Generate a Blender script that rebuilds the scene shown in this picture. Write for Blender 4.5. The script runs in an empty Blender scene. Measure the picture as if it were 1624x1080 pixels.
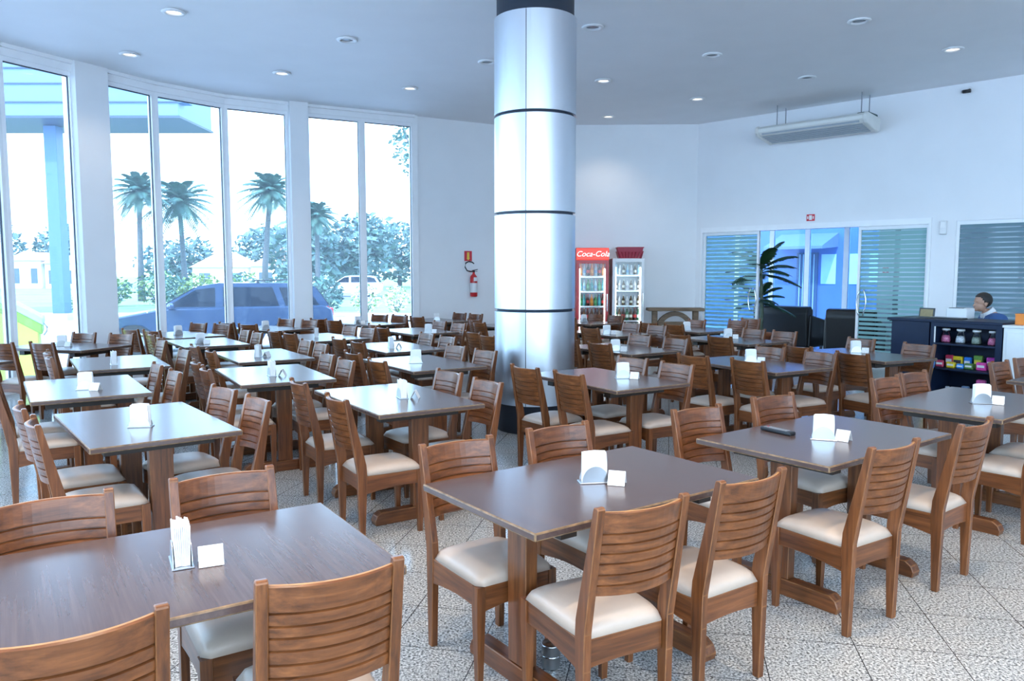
import bpy, bmesh, math, random
from mathutils import Vector, Matrix
random.seed(7)
scene = bpy.context.scene
COL = scene.collection
PI = math.pi
R = math.radians

# ---------------------------------------------------------------- camera, world, sun, exposure
cam_d = bpy.data.cameras.new('camera')
cam = bpy.data.objects.new('camera', cam_d)
COL.objects.link(cam)
cam.location = (0, 0, 1.626)
cam.rotation_euler = (R(90 - 5.05), 0, 0)
cam_d.sensor_width = 36
cam_d.lens = 36 * 1222.0 / 1624
cam_d.clip_end = 500
scene.camera = cam

world = bpy.data.worlds.new('world')
scene.world = world
world.use_nodes = True
wn = world.node_tree.nodes
wl = world.node_tree.links
bg = wn['Background']
wtc = wn.new('ShaderNodeTexCoord')
wsep = wn.new('ShaderNodeSeparateXYZ')
wramp = wn.new('ShaderNodeValToRGB')
wl.new(wtc.outputs['Generated'], wsep.inputs[0])
wl.new(wsep.outputs['Z'], wramp.inputs[0])
wramp.color_ramp.elements[0].position = 0.0
wramp.color_ramp.elements[0].color = (0.56, 0.80, 1.0, 1)
wramp.color_ramp.elements[1].position = 0.7
wramp.color_ramp.elements[1].color = (0.34, 0.60, 1.0, 1)
wl.new(wramp.outputs[0], bg.inputs[0])
bg.inputs[1].default_value = 2.6

sun_d = bpy.data.lights.new('sun', 'SUN')
sun_d.energy = 1.6
sun_d.angle = R(1.0)
sun_d.color = (1.0, 0.95, 0.86)
sun = bpy.data.objects.new('sun', sun_d)
COL.objects.link(sun)
sun.rotation_euler = (R(48), 0, R(-28))

vs = scene.view_settings
scene.display_settings.display_device = 'sRGB'
vs.view_transform = 'Standard'
vs.look = 'None'
vs.gamma = 1
vs.use_curve_mapping = False
vs.exposure = 1.62
try:
    scene.cycles.use_denoising = True
    scene.cycles.max_bounces = 10
    scene.cycles.diffuse_bounces = 5
    scene.cycles.transparent_max_bounces = 24
    scene.cycles.sample_clamp_indirect = 6
except Exception:
    pass

# ---------------------------------------------------------------- materials
def new_mat(name):
    m = bpy.data.materials.new(name)
    m.use_nodes = True
    return m, m.node_tree.nodes, m.node_tree.links, m.node_tree.nodes['Principled BSDF']

def plain(name, col, rough=.5, metal=0., spec=.5, coat=0., bump=0., bscale=60., emit=None, noise=.06, nscale=6.):
    m, n, l, p = new_mat(name)
    p.inputs['Roughness'].default_value = rough
    p.inputs['Metallic'].default_value = metal
    p.inputs['Specular IOR Level'].default_value = spec
    p.inputs['Coat Weight'].default_value = coat
    p.inputs['Coat Roughness'].default_value = .12
    tc = n.new('ShaderNodeTexCoord')
    nz = n.new('ShaderNodeTexNoise')
    nz.inputs['Scale'].default_value = nscale
    nz.inputs['Detail'].default_value = 4
    l.new(tc.outputs['Object'], nz.inputs['Vector'])
    rp = n.new('ShaderNodeValToRGB')
    rp.color_ramp.elements[0].position = .3
    rp.color_ramp.elements[1].position = .7
    rp.color_ramp.elements[0].color = tuple(max(0, c * (1 - noise)) for c in col) + (1,)
    rp.color_ramp.elements[1].color = tuple(min(1, c * (1 + noise)) for c in col) + (1,)
    l.new(nz.outputs['Fac'], rp.inputs[0])
    l.new(rp.outputs[0], p.inputs['Base Color'])
    if bump:
        bz = n.new('ShaderNodeTexNoise')
        bz.inputs['Scale'].default_value = bscale
        l.new(tc.outputs['Object'], bz.inputs['Vector'])
        b = n.new('ShaderNodeBump')
        b.inputs['Strength'].default_value = bump
        b.inputs['Distance'].default_value = .004
        l.new(bz.outputs['Fac'], b.inputs['Height'])
        l.new(b.outputs[0], p.inputs['Normal'])
    if emit:
        p.inputs['Emission Color'].default_value = tuple(emit[0]) + (1,)
        p.inputs['Emission Strength'].default_value = emit[1]
    return m

def wood(name, dark, mid, light, scale, rough=.4, coat=0., spec=.5, coatr=.15, vary=.15, bump=.06):
    m, n, l, p = new_mat(name)
    tc = n.new('ShaderNodeTexCoord')
    oi = n.new('ShaderNodeObjectInfo')
    add = n.new('ShaderNodeVectorMath')
    add.operation = 'ADD'
    mul = n.new('ShaderNodeMath')
    mul.operation = 'MULTIPLY'
    mul.inputs[1].default_value = 13.7
    l.new(oi.outputs['Random'], mul.inputs[0])
    l.new(tc.outputs['Object'], add.inputs[0])
    l.new(mul.outputs[0], add.inputs[1])
    mp = n.new('ShaderNodeMapping')
    mp.inputs['Scale'].default_value = scale
    l.new(add.outputs[0], mp.inputs['Vector'])
    nz = n.new('ShaderNodeTexNoise')
    nz.inputs['Scale'].default_value = 1.0
    nz.inputs['Detail'].default_value = 6
    nz.inputs['Roughness'].default_value = .62
    nz.inputs['Distortion'].default_value = .25
    l.new(mp.outputs[0], nz.inputs['Vector'])
    rp = n.new('ShaderNodeValToRGB')
    e = rp.color_ramp.elements
    e[0].position = .3
    e[0].color = dark + (1,)
    e[1].position = .72
    e[1].color = light + (1,)
    x = e.new(.5)
    x.color = mid + (1,)
    l.new(nz.outputs['Fac'], rp.inputs[0])
    hsv = n.new('ShaderNodeHueSaturation')
    mr = n.new('ShaderNodeMapRange')
    mr.inputs['To Min'].default_value = 1 - vary
    mr.inputs['To Max'].default_value = 1 + vary
    l.new(oi.outputs['Random'], mr.inputs[0])
    l.new(mr.outputs[0], hsv.inputs['Value'])
    l.new(rp.outputs[0], hsv.inputs['Color'])
    l.new(hsv.outputs[0], p.inputs['Base Color'])
    p.inputs['Roughness'].default_value = rough
    p.inputs['Specular IOR Level'].default_value = spec
    p.inputs['Coat Weight'].default_value = coat
    p.inputs['Coat Roughness'].default_value = coatr
    b = n.new('ShaderNodeBump')
    b.inputs['Strength'].default_value = bump
    b.inputs['Distance'].default_value = .002
    l.new(nz.outputs['Fac'], b.inputs['Height'])
    if bump:
        l.new(b.outputs[0], p.inputs['Normal'])
    return m

def granite(name):
    m, n, l, p = new_mat(name)
    geo = n.new('ShaderNodeNewGeometry')
    mp = n.new('ShaderNodeMapping')
    mp.vector_type = 'POINT'
    mp.inputs['Rotation'].default_value = (0, 0, R(11.5))
    l.new(geo.outputs['Position'], mp.inputs['Vector'])
    sep = n.new('ShaderNodeSeparateXYZ')
    l.new(mp.outputs[0], sep.inputs[0])
    grout = None
    for ax, off in (('X', .023), ('Y', .28)):
        a = n.new('ShaderNodeMath'); a.operation = 'SUBTRACT'; a.inputs[1].default_value = off
        l.new(sep.outputs[ax], a.inputs[0])
        d = n.new('ShaderNodeMath'); d.operation = 'PINGPONG'; d.inputs[1].default_value = .2
        l.new(a.outputs[0], d.inputs[0])
        # pingpong of 0.2: distance to the nearest joint of a 0.4 m grid
        c = n.new('ShaderNodeMath'); c.operation = 'LESS_THAN'; c.inputs[1].default_value = .0022
        l.new(d.outputs[0], c.inputs[0])
        if grout is None:
            grout = c
        else:
            mx = n.new('ShaderNodeMath'); mx.operation = 'MAXIMUM'
            l.new(grout.outputs[0], mx.inputs[0]); l.new(c.outputs[0], mx.inputs[1])
            grout = mx
    nz = n.new('ShaderNodeTexNoise')
    nz.inputs['Scale'].default_value = 95
    nz.inputs['Detail'].default_value = 3
    nz.inputs['Roughness'].default_value = .7
    l.new(geo.outputs['Position'], nz.inputs['Vector'])
    rp = n.new('ShaderNodeValToRGB')
    e = rp.color_ramp.elements
    e[0].position = .36; e[0].color = (.035, .038, .042, 1)
    e[1].position = .62; e[1].color = (.74, .75, .73, 1)
    x = e.new(.45); x.color = (.25, .255, .25, 1)
    x = e.new(.54); x.color = (.50, .51, .50, 1)
    l.new(nz.outputs['Fac'], rp.inputs[0])
    mix = n.new('ShaderNodeMix'); mix.data_type = 'RGBA'
    l.new(grout.outputs[0], mix.inputs[0])
    l.new(rp.outputs[0], mix.inputs[6])
    mix.inputs[7].default_value = (.035, .035, .04, 1)
    l.new(mix.outputs[2], p.inputs['Base Color'])
    p.inputs['Roughness'].default_value = .16
    p.inputs['Specular IOR Level'].default_value = .45
    return m

def glass_mat(name, tint=(1, 1, 1), haze=0.):
    m, n, l, p = new_mat(name)
    n.remove(p)
    out = n['Material Output']
    tr = n.new('ShaderNodeBsdfTransparent'); tr.inputs[0].default_value = tint + (1,)
    gl = n.new('ShaderNodeBsdfGlossy'); gl.inputs['Roughness'].default_value = .02
    lw = n.new('ShaderNodeFresnel'); lw.inputs[0].default_value = 1.35
    mx = n.new('ShaderNodeMixShader')
    l.new(lw.outputs[0], mx.inputs[0]); l.new(tr.outputs[0], mx.inputs[1]); l.new(gl.outputs[0], mx.inputs[2])
    if haze:
        # haze of the bright outdoors, put into the glass as a translucent share
        tl = n.new('ShaderNodeBsdfTranslucent'); tl.inputs[0].default_value = (.80, .92, 1, 1)
        dm = n.new('ShaderNodeMixShader'); dm.inputs[0].default_value = haze
        l.new(mx.outputs[0], dm.inputs[1]); l.new(tl.outputs[0], dm.inputs[2])
        mx = dm
    l.new(mx.outputs[0], out.inputs[0])
    return m

def stripe_glass(name, period, duty_lo, duty_hi, z0, z1, frost):
    """clear glass with horizontal frosted film bands; the bands grow wider towards the top"""
    m, n, l, p = new_mat(name)
    n.remove(p)
    out = n['Material Output']
    geo = n.new('ShaderNodeNewGeometry')
    sep = n.new('ShaderNodeSeparateXYZ'); l.new(geo.outputs['Position'], sep.inputs[0])
    dv = n.new('ShaderNodeMath'); dv.operation = 'DIVIDE'; dv.inputs[1].default_value = period
    l.new(sep.outputs['Z'], dv.inputs[0])
    fr = n.new('ShaderNodeMath'); fr.operation = 'FRACT'; l.new(dv.outputs[0], fr.inputs[0])
    mr = n.new('ShaderNodeMapRange')
    mr.inputs['From Min'].default_value = z0; mr.inputs['From Max'].default_value = z1
    mr.inputs['To Min'].default_value = duty_lo; mr.inputs['To Max'].default_value = duty_hi
    l.new(sep.outputs['Z'], mr.inputs[0])
    lt = n.new('ShaderNodeMath'); lt.operation = 'LESS_THAN'
    l.new(fr.outputs[0], lt.inputs[0]); l.new(mr.outputs[0], lt.inputs[1])
    tr = n.new('ShaderNodeBsdfTransparent'); tr.inputs[0].default_value = (.9, .97, 1, 1)
    gl = n.new('ShaderNodeBsdfGlossy'); gl.inputs['Roughness'].default_value = .03
    fz = n.new('ShaderNodeFresnel'); fz.inputs[0].default_value = 1.4
    clear = n.new('ShaderNodeMixShader')
    l.new(fz.outputs[0], clear.inputs[0]); l.new(tr.outputs[0], clear.inputs[1]); l.new(gl.outputs[0], clear.inputs[2])
    df = n.new('ShaderNodeBsdfDiffuse'); df.inputs[0].default_value = frost + (1,)
    tl = n.new('ShaderNodeBsdfTranslucent'); tl.inputs[0].default_value = frost + (1,)
    fx = n.new('ShaderNodeMixShader'); fx.inputs[0].default_value = .38
    l.new(df.outputs[0], fx.inputs[1]); l.new(tl.outputs[0], fx.inputs[2])
    fx2 = n.new('ShaderNodeMixShader'); fx2.inputs[0].default_value = .14
    l.new(fx.outputs[0], fx2.inputs[1]); l.new(tr.outputs[0], fx2.inputs[2])
    mx = n.new('ShaderNodeMixShader')
    l.new(lt.outputs[0], mx.inputs[0]); l.new(clear.outputs[0], mx.inputs[1]); l.new(fx2.outputs[0], mx.inputs[2])
    l.new(mx.outputs[0], out.inputs[0])
    return m

M = {}
WD, WM, WL_ = (.066, .021, .0075), (.145, .047, .0145), (.245, .084, .026)
M['wood_z'] = wood('chair wood upright grain', WD, WM, WL_, (46, 46, 3), .30)
M['wood_x'] = wood('chair wood level grain', WD, WM, WL_, (3, 46, 46), .30)
M['wood_y'] = wood('chair wood side grain', WD, WM, WL_, (46, 3, 46), .30)
M['worn_gold'] = plain('worn golden top edge', (.44, .22, .075), .42, noise=.3, nscale=18)
M['worn'] = plain('worn wood edge', (.22, .085, .028), .4, noise=.25, nscale=25)
M['top'] = wood('dark walnut laminate', (.078, .050, .045), (.098, .063, .056), (.122, .080, .070), (60, 2.0, 60), .24, coat=.14, coatr=.14, spec=.55, vary=.06, bump=0)
M['top_edge'] = plain('worn laminate edge', (.20, .12, .06), .45, noise=.5, nscale=30)
M['beam'] = plain('dark table beam', (.028, .018, .013), .5)
M['leather'] = plain('cream leatherette', (.58, .455, .365), .38, bump=.12, bscale=220, noise=.05, nscale=9)
M['steel_plate'] = plain('brushed steel plate', (.62, .64, .66), .28, metal=1, noise=.05)
M['paper'] = plain('white paper', (.86, .86, .86), .8, noise=.02)
M['card'] = plain('printed white card', (.80, .78, .76), .6, noise=.12, nscale=60)
M['wall'] = plain('white wall paint', (.83, .84, .86), .65, noise=.015, nscale=2)
M['ceil'] = plain('white ceiling paint', (.84, .85, .87), .7, noise=.015, nscale=2)
M['frame'] = plain('white window enamel', (.88, .89, .91), .35, noise=.02)
M['seal'] = plain('dark rubber seal', (.03, .04, .06), .6)
M['granite'] = granite('grey speckled granite tiles')
M['glass'] = glass_mat('window glass', (.93, .97, 1.0), .03)
M['clear'] = glass_mat('clear glass', (.97, .99, 1.0))
M['blue_glass'] = glass_mat('blue tinted lobby glass', (.52, .72, .95))
M['dark_floor'] = plain('dark polished lobby floor', (.05, .06, .07), .12, noise=.3, nscale=30)
M['black_plastic'] = plain('black plastic', (.012, .013, .016), .35)
M['grey_plastic'] = plain('grey plastic', (.25, .26, .28), .4)
M['white_plastic'] = plain('white plastic', (.75, .76, .77), .35, noise=.03)
M['rubber_key'] = plain('grey rubber key', (.30, .31, .33), .6)
M['red_key'] = plain('red rubber key', (.5, .03, .03), .5)
M['red'] = plain('red enamel', (.55, .02, .025), .3, noise=.05)
M['sign_red'] = plain('red sign face', (.62, .03, .05), .5)
M['yellow'] = plain('yellow sign ink', (.85, .62, .08), .5)
M['cola_red'] = plain('bright red fridge panel', (.75, .03, .02), .35, emit=((1, .06, .03), .35), noise=.03)
M['cola_white'] = plain('white lettering', (.9, .9, .9), .4, emit=((1, .97, .95), .35))
M['chrome'] = plain('polished chrome', (.78, .80, .82), .14, metal=1, noise=.02)
M['navy'] = plain('dark navy laminate', (.008, .017, .045), .4, spec=.25, noise=.08)
M['black_leather'] = plain('black leather', (.010, .009, .010), .4, bump=.15, bscale=90)
M['terracotta'] = plain('terracotta pot', (.38, .12, .05), .7)
M['soil'] = plain('dark soil', (.03, .02, .015), .9)
M['palm_leaf'] = plain('dark palm leaf', (.016, .060, .022), .45, noise=.35, nscale=3)
M['palm_stem'] = plain('pale palm stem', (.16, .20, .14), .6, noise=.25, nscale=18)
M['rustic_x'] = wood('rustic weathered wood', (.09, .055, .03), (.19, .12, .07), (.30, .20, .12), (3, 26, 26), .6)
M['maroon'] = plain('maroon crate plastic', (.36, .02, .05), .4)
M['ac_white'] = plain('ivory air conditioner shell', (.74, .74, .70), .4, noise=.02)
M['ac_grey'] = plain('grey air grille', (.40, .45, .50), .5)
M['ac_dark'] = plain('dark green insulation', (.02, .06, .055), .7)
M['skin'] = plain('skin', (.46, .25, .17), .5, noise=.05)
M['hair'] = plain('short black hair', (.012, .009, .008), .55, bump=.5, bscale=160)
M['jacket'] = plain('blue work jacket', (.035, .10, .27), .7, noise=.1)
M['shirt'] = plain('white shirt collar', (.75, .76, .78), .7)
M['trouser'] = plain('dark trousers', (.02, .022, .03), .8)
M['eye_white'] = plain('eye white', (.5, .48, .46), .3)
M['lip'] = plain('lip', (.38, .13, .11), .5)
M['lamp_lens'] = plain('downlight lens', (.8, .8, .8), .3, emit=((1, .93, .82), .9))
M['lamp_off'] = plain('dim downlight bowl', (.10, .11, .13), .25, noise=.3, nscale=20)
# outdoors
M['paving'] = plain('pale concrete paving', (.50, .47, .48), .8, noise=.06, nscale=.6)
M['asphalt'] = plain('pale sunlit asphalt', (.20, .21, .24), .85, noise=.08, nscale=.8)
M['lawn'] = plain('sunlit lawn', (.20, .30, .12), .9, noise=.25, nscale=.7)
M['leaf_mid'] = plain('blue green foliage', (.060, .135, .105), .7, noise=.5, nscale=1.6)
M['leaf_light'] = plain('yellow green foliage', (.17, .25, .07), .7, noise=.5, nscale=1.6)
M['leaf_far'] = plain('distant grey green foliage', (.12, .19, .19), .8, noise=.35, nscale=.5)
M['flower'] = plain('white flowers', (.85, .84, .82), .8)
M['bark'] = plain('grey palm bark', (.085, .09, .10), .85, bump=.4, bscale=20, noise=.2, nscale=9)
M['canopy_blue'] = plain('blue grey canopy cladding', (.11, .19, .31), .5, noise=.04)
M['canopy_post'] = plain('blue steel post', (.055, .13, .26), .45)
M['canopy_dark'] = plain('dark canopy edge', (.03, .05, .10), .5)
M['house_wall'] = plain('white render', (.80, .78, .75), .8, noise=.03)
M['house_roof'] = plain('terracotta roof', (.40, .24, .19), .8, noise=.1)
M['house_dark'] = plain('dark doorway', (.07, .10, .14), .6)
M['car_blue'] = plain('blue car paint', (.013, .038, .10), .25, coat=.8, noise=.02)
M['car_white'] = plain('white car paint', (.75, .75, .76), .3, coat=.8, noise=.02)
M['car_glass'] = plain('tinted car glass', (.006, .010, .022), .06, spec=.35)
M['tyre'] = plain('black tyre', (.015, .015, .016), .8)
M['rim'] = plain('silver wheel rim', (.5, .52, .55), .3, metal=1)
M['lime'] = plain('lime green fabric', (.52, .72, .10), .8, noise=.05, nscale=3)
M['lime_dark'] = plain('deeper green fabric band', (.24, .42, .06), .8, noise=.05)
M['lime_grey'] = plain('grey green fabric roof', (.42, .52, .42), .8, noise=.08)
M['annex_blue'] = plain('blue painted wall', (.13, .20, .38), .6, noise=.05, nscale=1.2)
M['annex_pale'] = plain('pale poster', (.72, .78, .80), .6)
M['frost'] = stripe_glass('striped frosted film', .078, .52, .86, .2, 2.3, (.42, .70, .70))
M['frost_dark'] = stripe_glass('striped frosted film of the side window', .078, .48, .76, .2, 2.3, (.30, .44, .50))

# ---------------------------------------------------------------- mesh helpers
class MB:
    """collects shapes into one bmesh; material slots by name"""
    def __init__(s):
        s.bm = bmesh.new()
        s.mats = []
    def slot(s, mat):
        if mat not in s.mats:
            s.mats.append(mat)
        return s.mats.index(mat)
    def _fin(s, verts, mat, loc, rot, pre=None):
        mx = Matrix.Translation(loc) @ (rot if isinstance(rot, Matrix) else Matrix.Rotation(rot, 4, 'Z'))
        bmesh.ops.transform(s.bm, matrix=mx, verts=verts)
        i = s.slot(mat)
        fs = set()
        for v in verts:
            fs.update(v.link_faces)
        for f in fs:
            f.material_index = i
        return fs
    def box(s, c, d, mat, rot=0., bev=0., seg=1, bmat=None):
        r = bmesh.ops.create_cube(s.bm, size=1)
        vs_ = r['verts']
        bmesh.ops.scale(s.bm, vec=d, verts=vs_)
        fs = s._fin(vs_, mat, c, rot)
        if bev:
            es = set()
            for f in fs:
                es.update(f.edges)
            b = bmesh.ops.bevel(s.bm, geom=list(es), offset=bev, segments=seg, affect='EDGES', profile=.5)
            if bmat:
                j = s.slot(bmat)
                for f in b['faces']:
                    f.material_index = j
            elif True:
                for f in b['faces']:
                    f.material_index = s.slot(mat)
        return s
    def prism(s, pts, axis, a0, a1, mat, bev=0., seg=1, bmat=None, mtx=None):
        """polygon pts in the plane across the axis ('X': (y,z); 'Y': (x,z); 'Z': (x,y)), extruded a0..a1"""
        def P(p, a):
            return {'X': (a, p[0], p[1]), 'Y': (p[0], a, p[1]), 'Z': (p[0], p[1], a)}[axis]
        v0 = [s.bm.verts.new(P(p, a0)) for p in pts]
        v1 = [s.bm.verts.new(P(p, a1)) for p in pts]
        n = len(pts)
        fs = [s.bm.faces.new(v0[::-1]), s.bm.faces.new(v1)]
        for i in range(n):
            fs.append(s.bm.faces.new((v0[i], v0[(i + 1) % n], v1[(i + 1) % n], v1[i])))
        i = s.slot(mat)
        for f in fs:
            f.material_index = i
        bmesh.ops.recalc_face_normals(s.bm, faces=fs)
        if mtx is not None:
            bmesh.ops.transform(s.bm, matrix=mtx, verts=v0 + v1)
        if bev:
            es = set()
            for f in fs:
                es.update(f.edges)
            b = bmesh.ops.bevel(s.bm, geom=list(es), offset=bev, segments=seg, affect='EDGES', profile=.5)
            j = s.slot(bmat or mat)
            for f in b['faces']:
                f.material_index = j
        return s
    def cyl(s, c, r, h, mat, axis='Z', r2=None, n=24, caps=True, mtx=None):
        rr = bmesh.ops.create_cone(s.bm, cap_ends=caps, segments=n, radius1=r, radius2=r if r2 is None else r2, depth=h)
        rot = {'Z': Matrix.Identity(4), 'X': Matrix.Rotation(PI / 2, 4, 'Y'), 'Y': Matrix.Rotation(-PI / 2, 4, 'X')}[axis]
        if mtx is not None:
            rot = mtx @ rot
        fs = s._fin(rr['verts'], mat, c, rot)
        for f in fs:
            f.smooth = len(f.verts) == 4
        return s
    def lathe(s, prof, mat, c=(0, 0, 0), n=24, mats=None):
        rings = []
        for (r, z) in prof:
            rings.append([s.bm.verts.new((c[0] + r * math.cos(2 * PI * k / n), c[1] + r * math.sin(2 * PI * k / n), c[2] + z)) for k in range(n)] if r > 1e-5 else [s.bm.verts.new((c[0], c[1], c[2] + z))])
        for q, (a, b) in enumerate(zip(rings[:-1], rings[1:])):
            i = s.slot(mats[q] if mats else mat)
            for k in range(n):
                k2 = (k + 1) % n
                if len(a) == 1 and len(b) == 1:
                    continue
                if len(a) == 1:
                    f = s.bm.faces.new((a[0], b[k2], b[k]))
                elif len(b) == 1:
                    f = s.bm.faces.new((a[k], a[k2], b[0]))
                else:
                    f = s.bm.faces.new((a[k], a[k2], b[k2], b[k]))
                f.material_index = i
                f.smooth = True
        return s
    def tube(s, pts, r, mat, n=8, radii=None):
        pts = [Vector(p) for p in pts]
        rings = []
        for i, p in enumerate(pts):
            t = (pts[min(i + 1, len(pts) - 1)] - pts[max(i - 1, 0)]).normalized()
            up = Vector((0, 0, 1)) if abs(t.z) < .95 else Vector((1, 0, 0))
            a = t.cross(up).normalized()
            b = t.cross(a).normalized()
            rr = radii[i] if radii else r
            rings.append([s.bm.verts.new(p + a * rr * math.cos(2 * PI * k / n) + b * rr * math.sin(2 * PI * k / n)) for k in range(n)])
        j = s.slot(mat)
        fs = []
        for a, b in zip(rings[:-1], rings[1:]):
            for k in range(n):
                f = s.bm.faces.new((a[k], a[(k + 1) % n], b[(k + 1) % n], b[k]))
                f.smooth = True
                fs.append(f)
        fs.append(s.bm.faces.new(rings[0][::-1]))
        fs.append(s.bm.faces.new(rings[-1]))
        for f in fs:
            f.material_index = j
        return s
    def sphere(s, c, d, mat, n=16, rot=0.):
        r = bmesh.ops.create_uvsphere(s.bm, u_segments=n, v_segments=max(8, n // 2), radius=.5)
        bmesh.ops.scale(s.bm, vec=d, verts=r['verts'])
        for f in s._fin(r['verts'], mat, c, rot):
            f.smooth = True
        return s
    def quad(s, a, b, c, d, mat):
        f = s.bm.faces.new([s.bm.verts.new(p) for p in (a, b, c, d)])
        f.material_index = s.slot(mat)
        return s
    def mesh(s, name):
        me = bpy.data.meshes.new(name)
        bmesh.ops.recalc_face_normals(s.bm, faces=s.bm.faces[:])
        s.bm.to_mesh(me)
        s.bm.free()
        for m in s.mats:
            me.materials.append(M[m])
        return me
    def build(s, name, parent=None, loc=(0, 0, 0), rz=0., kind=None):
        o = bpy.data.objects.new(name, s.mesh(name))
        COL.objects.link(o)
        o.location = loc
        o.rotation_euler = (0, 0, rz)
        if parent:
            o.parent = parent
        if kind:
            o['kind'] = kind
        return o

def tag(o, label, cat, group=None):
    o['label'] = label
    o['category'] = cat
    if group:
        o['group'] = group
    return o

def empty(name, loc=(0, 0, 0), rz=0., label=None, cat=None, group=None, kind=None):
    o = bpy.data.objects.new(name, None)
    o.empty_display_size = .1
    COL.objects.link(o)
    o.location = loc
    o.rotation_euler = (0, 0, rz)
    if label:
        tag(o, label, cat, group)
    if kind:
        o['kind'] = kind
    return o

def dup(root, loc, rz, label=None, group=None):
    r = root.copy()
    COL.objects.link(r)
    r.location = loc
    r.rotation_euler = (0, 0, rz)
    if label:
        r['label'] = label
    if group:
        r['group'] = group
    for ch in list(root.children):
        c = ch.copy()
        COL.objects.link(c)
        c.parent = r
        for g in list(ch.children):
            d = g.copy()
            COL.objects.link(d)
            d.parent = c
    return r

def scatter_leaves(mb, c, rad, n, size, mat, shell=.55, flat=False):
    """a cloud of small folded leaf blades filling an ellipsoid crown"""
    for _ in range(n):
        while True:
            p = Vector((random.uniform(-1, 1), random.uniform(-1, 1), random.uniform(-1, 1)))
            if shell * random.random() < p.length <= 1:
                break
        q = Vector((c[0] + p.x * rad[0], c[1] + p.y * rad[1], c[2] + p.z * rad[2]))
        a = Vector((random.gauss(0, 1), random.gauss(0, 1), random.gauss(0, .6))).normalized()
        b = a.cross(Vector((random.gauss(0, 1), random.gauss(0, 1), random.gauss(0, 1)))).normalized()
        s_ = size * random.uniform(.6, 1.3)
        i = mb.slot(mat if isinstance(mat, str) else random.choice(mat))
        v = [mb.bm.verts.new(q + a * s_ * x + b * s_ * y) for x, y in ((-1, 0), (0, -.45), (1, 0), (0, .45))]
        f = mb.bm.faces.new(v)
        f.material_index = i

# ---------------------------------------------------------------- room shell
CEIL = 4.6
ARC = [(-7.2, -6.0), (-7.2, -3.4), (-7.2, -.8), (-7.2, 1.8), (-7.18, 3.6), (-7.16, 5.3), (-7.12, 7.0), (-7.0, 8.7), (-6.73, 10.32), (-6.27, 11.24)]
ARC2 = [(-6.07, 11.63), (-5.66, 12.42), (-4.89, 13.33), (-3.96, 13.90)]
ARC3 = [(-3.70, 14.04), (-2.79, 14.52), (-1.89, 15.0)]
BACK = [(-1.89, 15.0), (-.22, 15.98), (3.76, 15.85)]
CW = Vector((3.76, 15.85, 0))                    # corner where the glazed wall starts
WD_ = Vector((.710687, -.703508, 0))             # along that wall
WN = Vector((-.703508, -.710687, 0))             # into the room
WANG = math.atan2(WD_.y, WD_.x)
def W(s, off, z=0.):
    p = CW + WD_ * s + WN * off
    return Vector((p.x, p.y, z))
wall_end = W(9.0, 0)
outline = ARC + ARC2 + ARC3 + BACK[1:] + [(wall_end.x, wall_end.y), (wall_end.x, -6.0)]
MB().prism(outline, 'Z', -.04, 0, 'granite').build('floor', kind='structure')
MB().prism(outline, 'Z', CEIL, CEIL + .18, 'ceil').build('ceiling', kind='structure')

def seg_box(mb, a, b, z0, z1, inside, outside, mat):
    """a straight wall piece from a to b; inside / outside: how far it reaches either side of the line (left of a->b is outside)"""
    a, b = Vector(a[:2] + (0,)) if isinstance(a, tuple) else a, Vector(b[:2] + (0,)) if isinstance(b, tuple) else b
    d = (b - a); L = d.length; ang = math.atan2(d.y, d.x)
    c = (a + b) / 2 + Vector((-math.sin(ang), math.cos(ang), 0)) * (outside - inside) / 2
    mb.box((c.x, c.y, (z0 + z1) / 2), (L, inside + outside, z1 - z0), mat, ang)

w = MB()
for a, b in zip(BACK[:-1], BACK[1:]):
    seg_box(w, a, b, 0, CEIL, 0, .2, 'wall')
w.build('wall_back', kind='structure')

OP1, OP2, OP3, OP4, DOORH, WINH = .12, 4.40, 4.76, 7.6, 2.50, 2.45
w = MB()
seg_box(w, W(0, 0), W(OP1, 0), 0, CEIL, 0, .18, 'wall')
seg_box(w, W(OP1, 0), W(OP2, 0), DOORH, CEIL, 0, .18, 'wall')
seg_box(w, W(OP2, 0), W(OP3, 0), 0, CEIL, 0, .18, 'wall')
seg_box(w, W(OP3, 0), W(OP4, 0), WINH, CEIL, 0, .18, 'wall')
seg_box(w, W(OP4, 0), W(9, 0), 0, CEIL, 0, .18, 'wall')
w.build('wall_right', kind='structure')
w = MB()
w.box((wall_end.x + .09, (wall_end.y - 6) / 2, CEIL / 2), (.18, wall_end.y + 6, CEIL), 'wall')
w.build('wall_side', kind='structure')

# curved front of glass panes
def pane(i, a, b):
    a, b = Vector(a + (0,)), Vector(b + (0,))
    d = b - a
    L, ang = d.length, math.atan2(d.y, d.x)
    e = empty('window_%d' % i, a, ang, kind='structure')
    f = MB()
    H0, H1 = 0.0, CEIL - .15
    f.box((.030, 0, (H0 + H1) / 2), (.060, .10, H1 - H0), 'frame')
    f.box((L - .030, 0, (H0 + H1) / 2), (.060, .10, H1 - H0), 'frame')
    f.box((L / 2, 0, H1 - .03), (L - .12, .10, .06), 'frame')
    f.box((L / 2, 0, .04), (L - .12, .10, .08), 'frame')
    f.box((.065, 0, (H0 + H1) / 2), (.010, .03, H1 - .14), 'seal')
    f.box((L - .063, 0, (H0 + H1) / 2), (.006, .03, H1 - .14), 'seal')
    f.box((L / 2, 0, H1 - .066), (L - .14, .03, .012), 'seal')
    f.build('window_frame', e)
    MB().box((L / 2, 0, (H0 + H1) / 2), (L - .13, .010, H1 - H0 - .14), 'glass').build('glass_pane', e)

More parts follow.
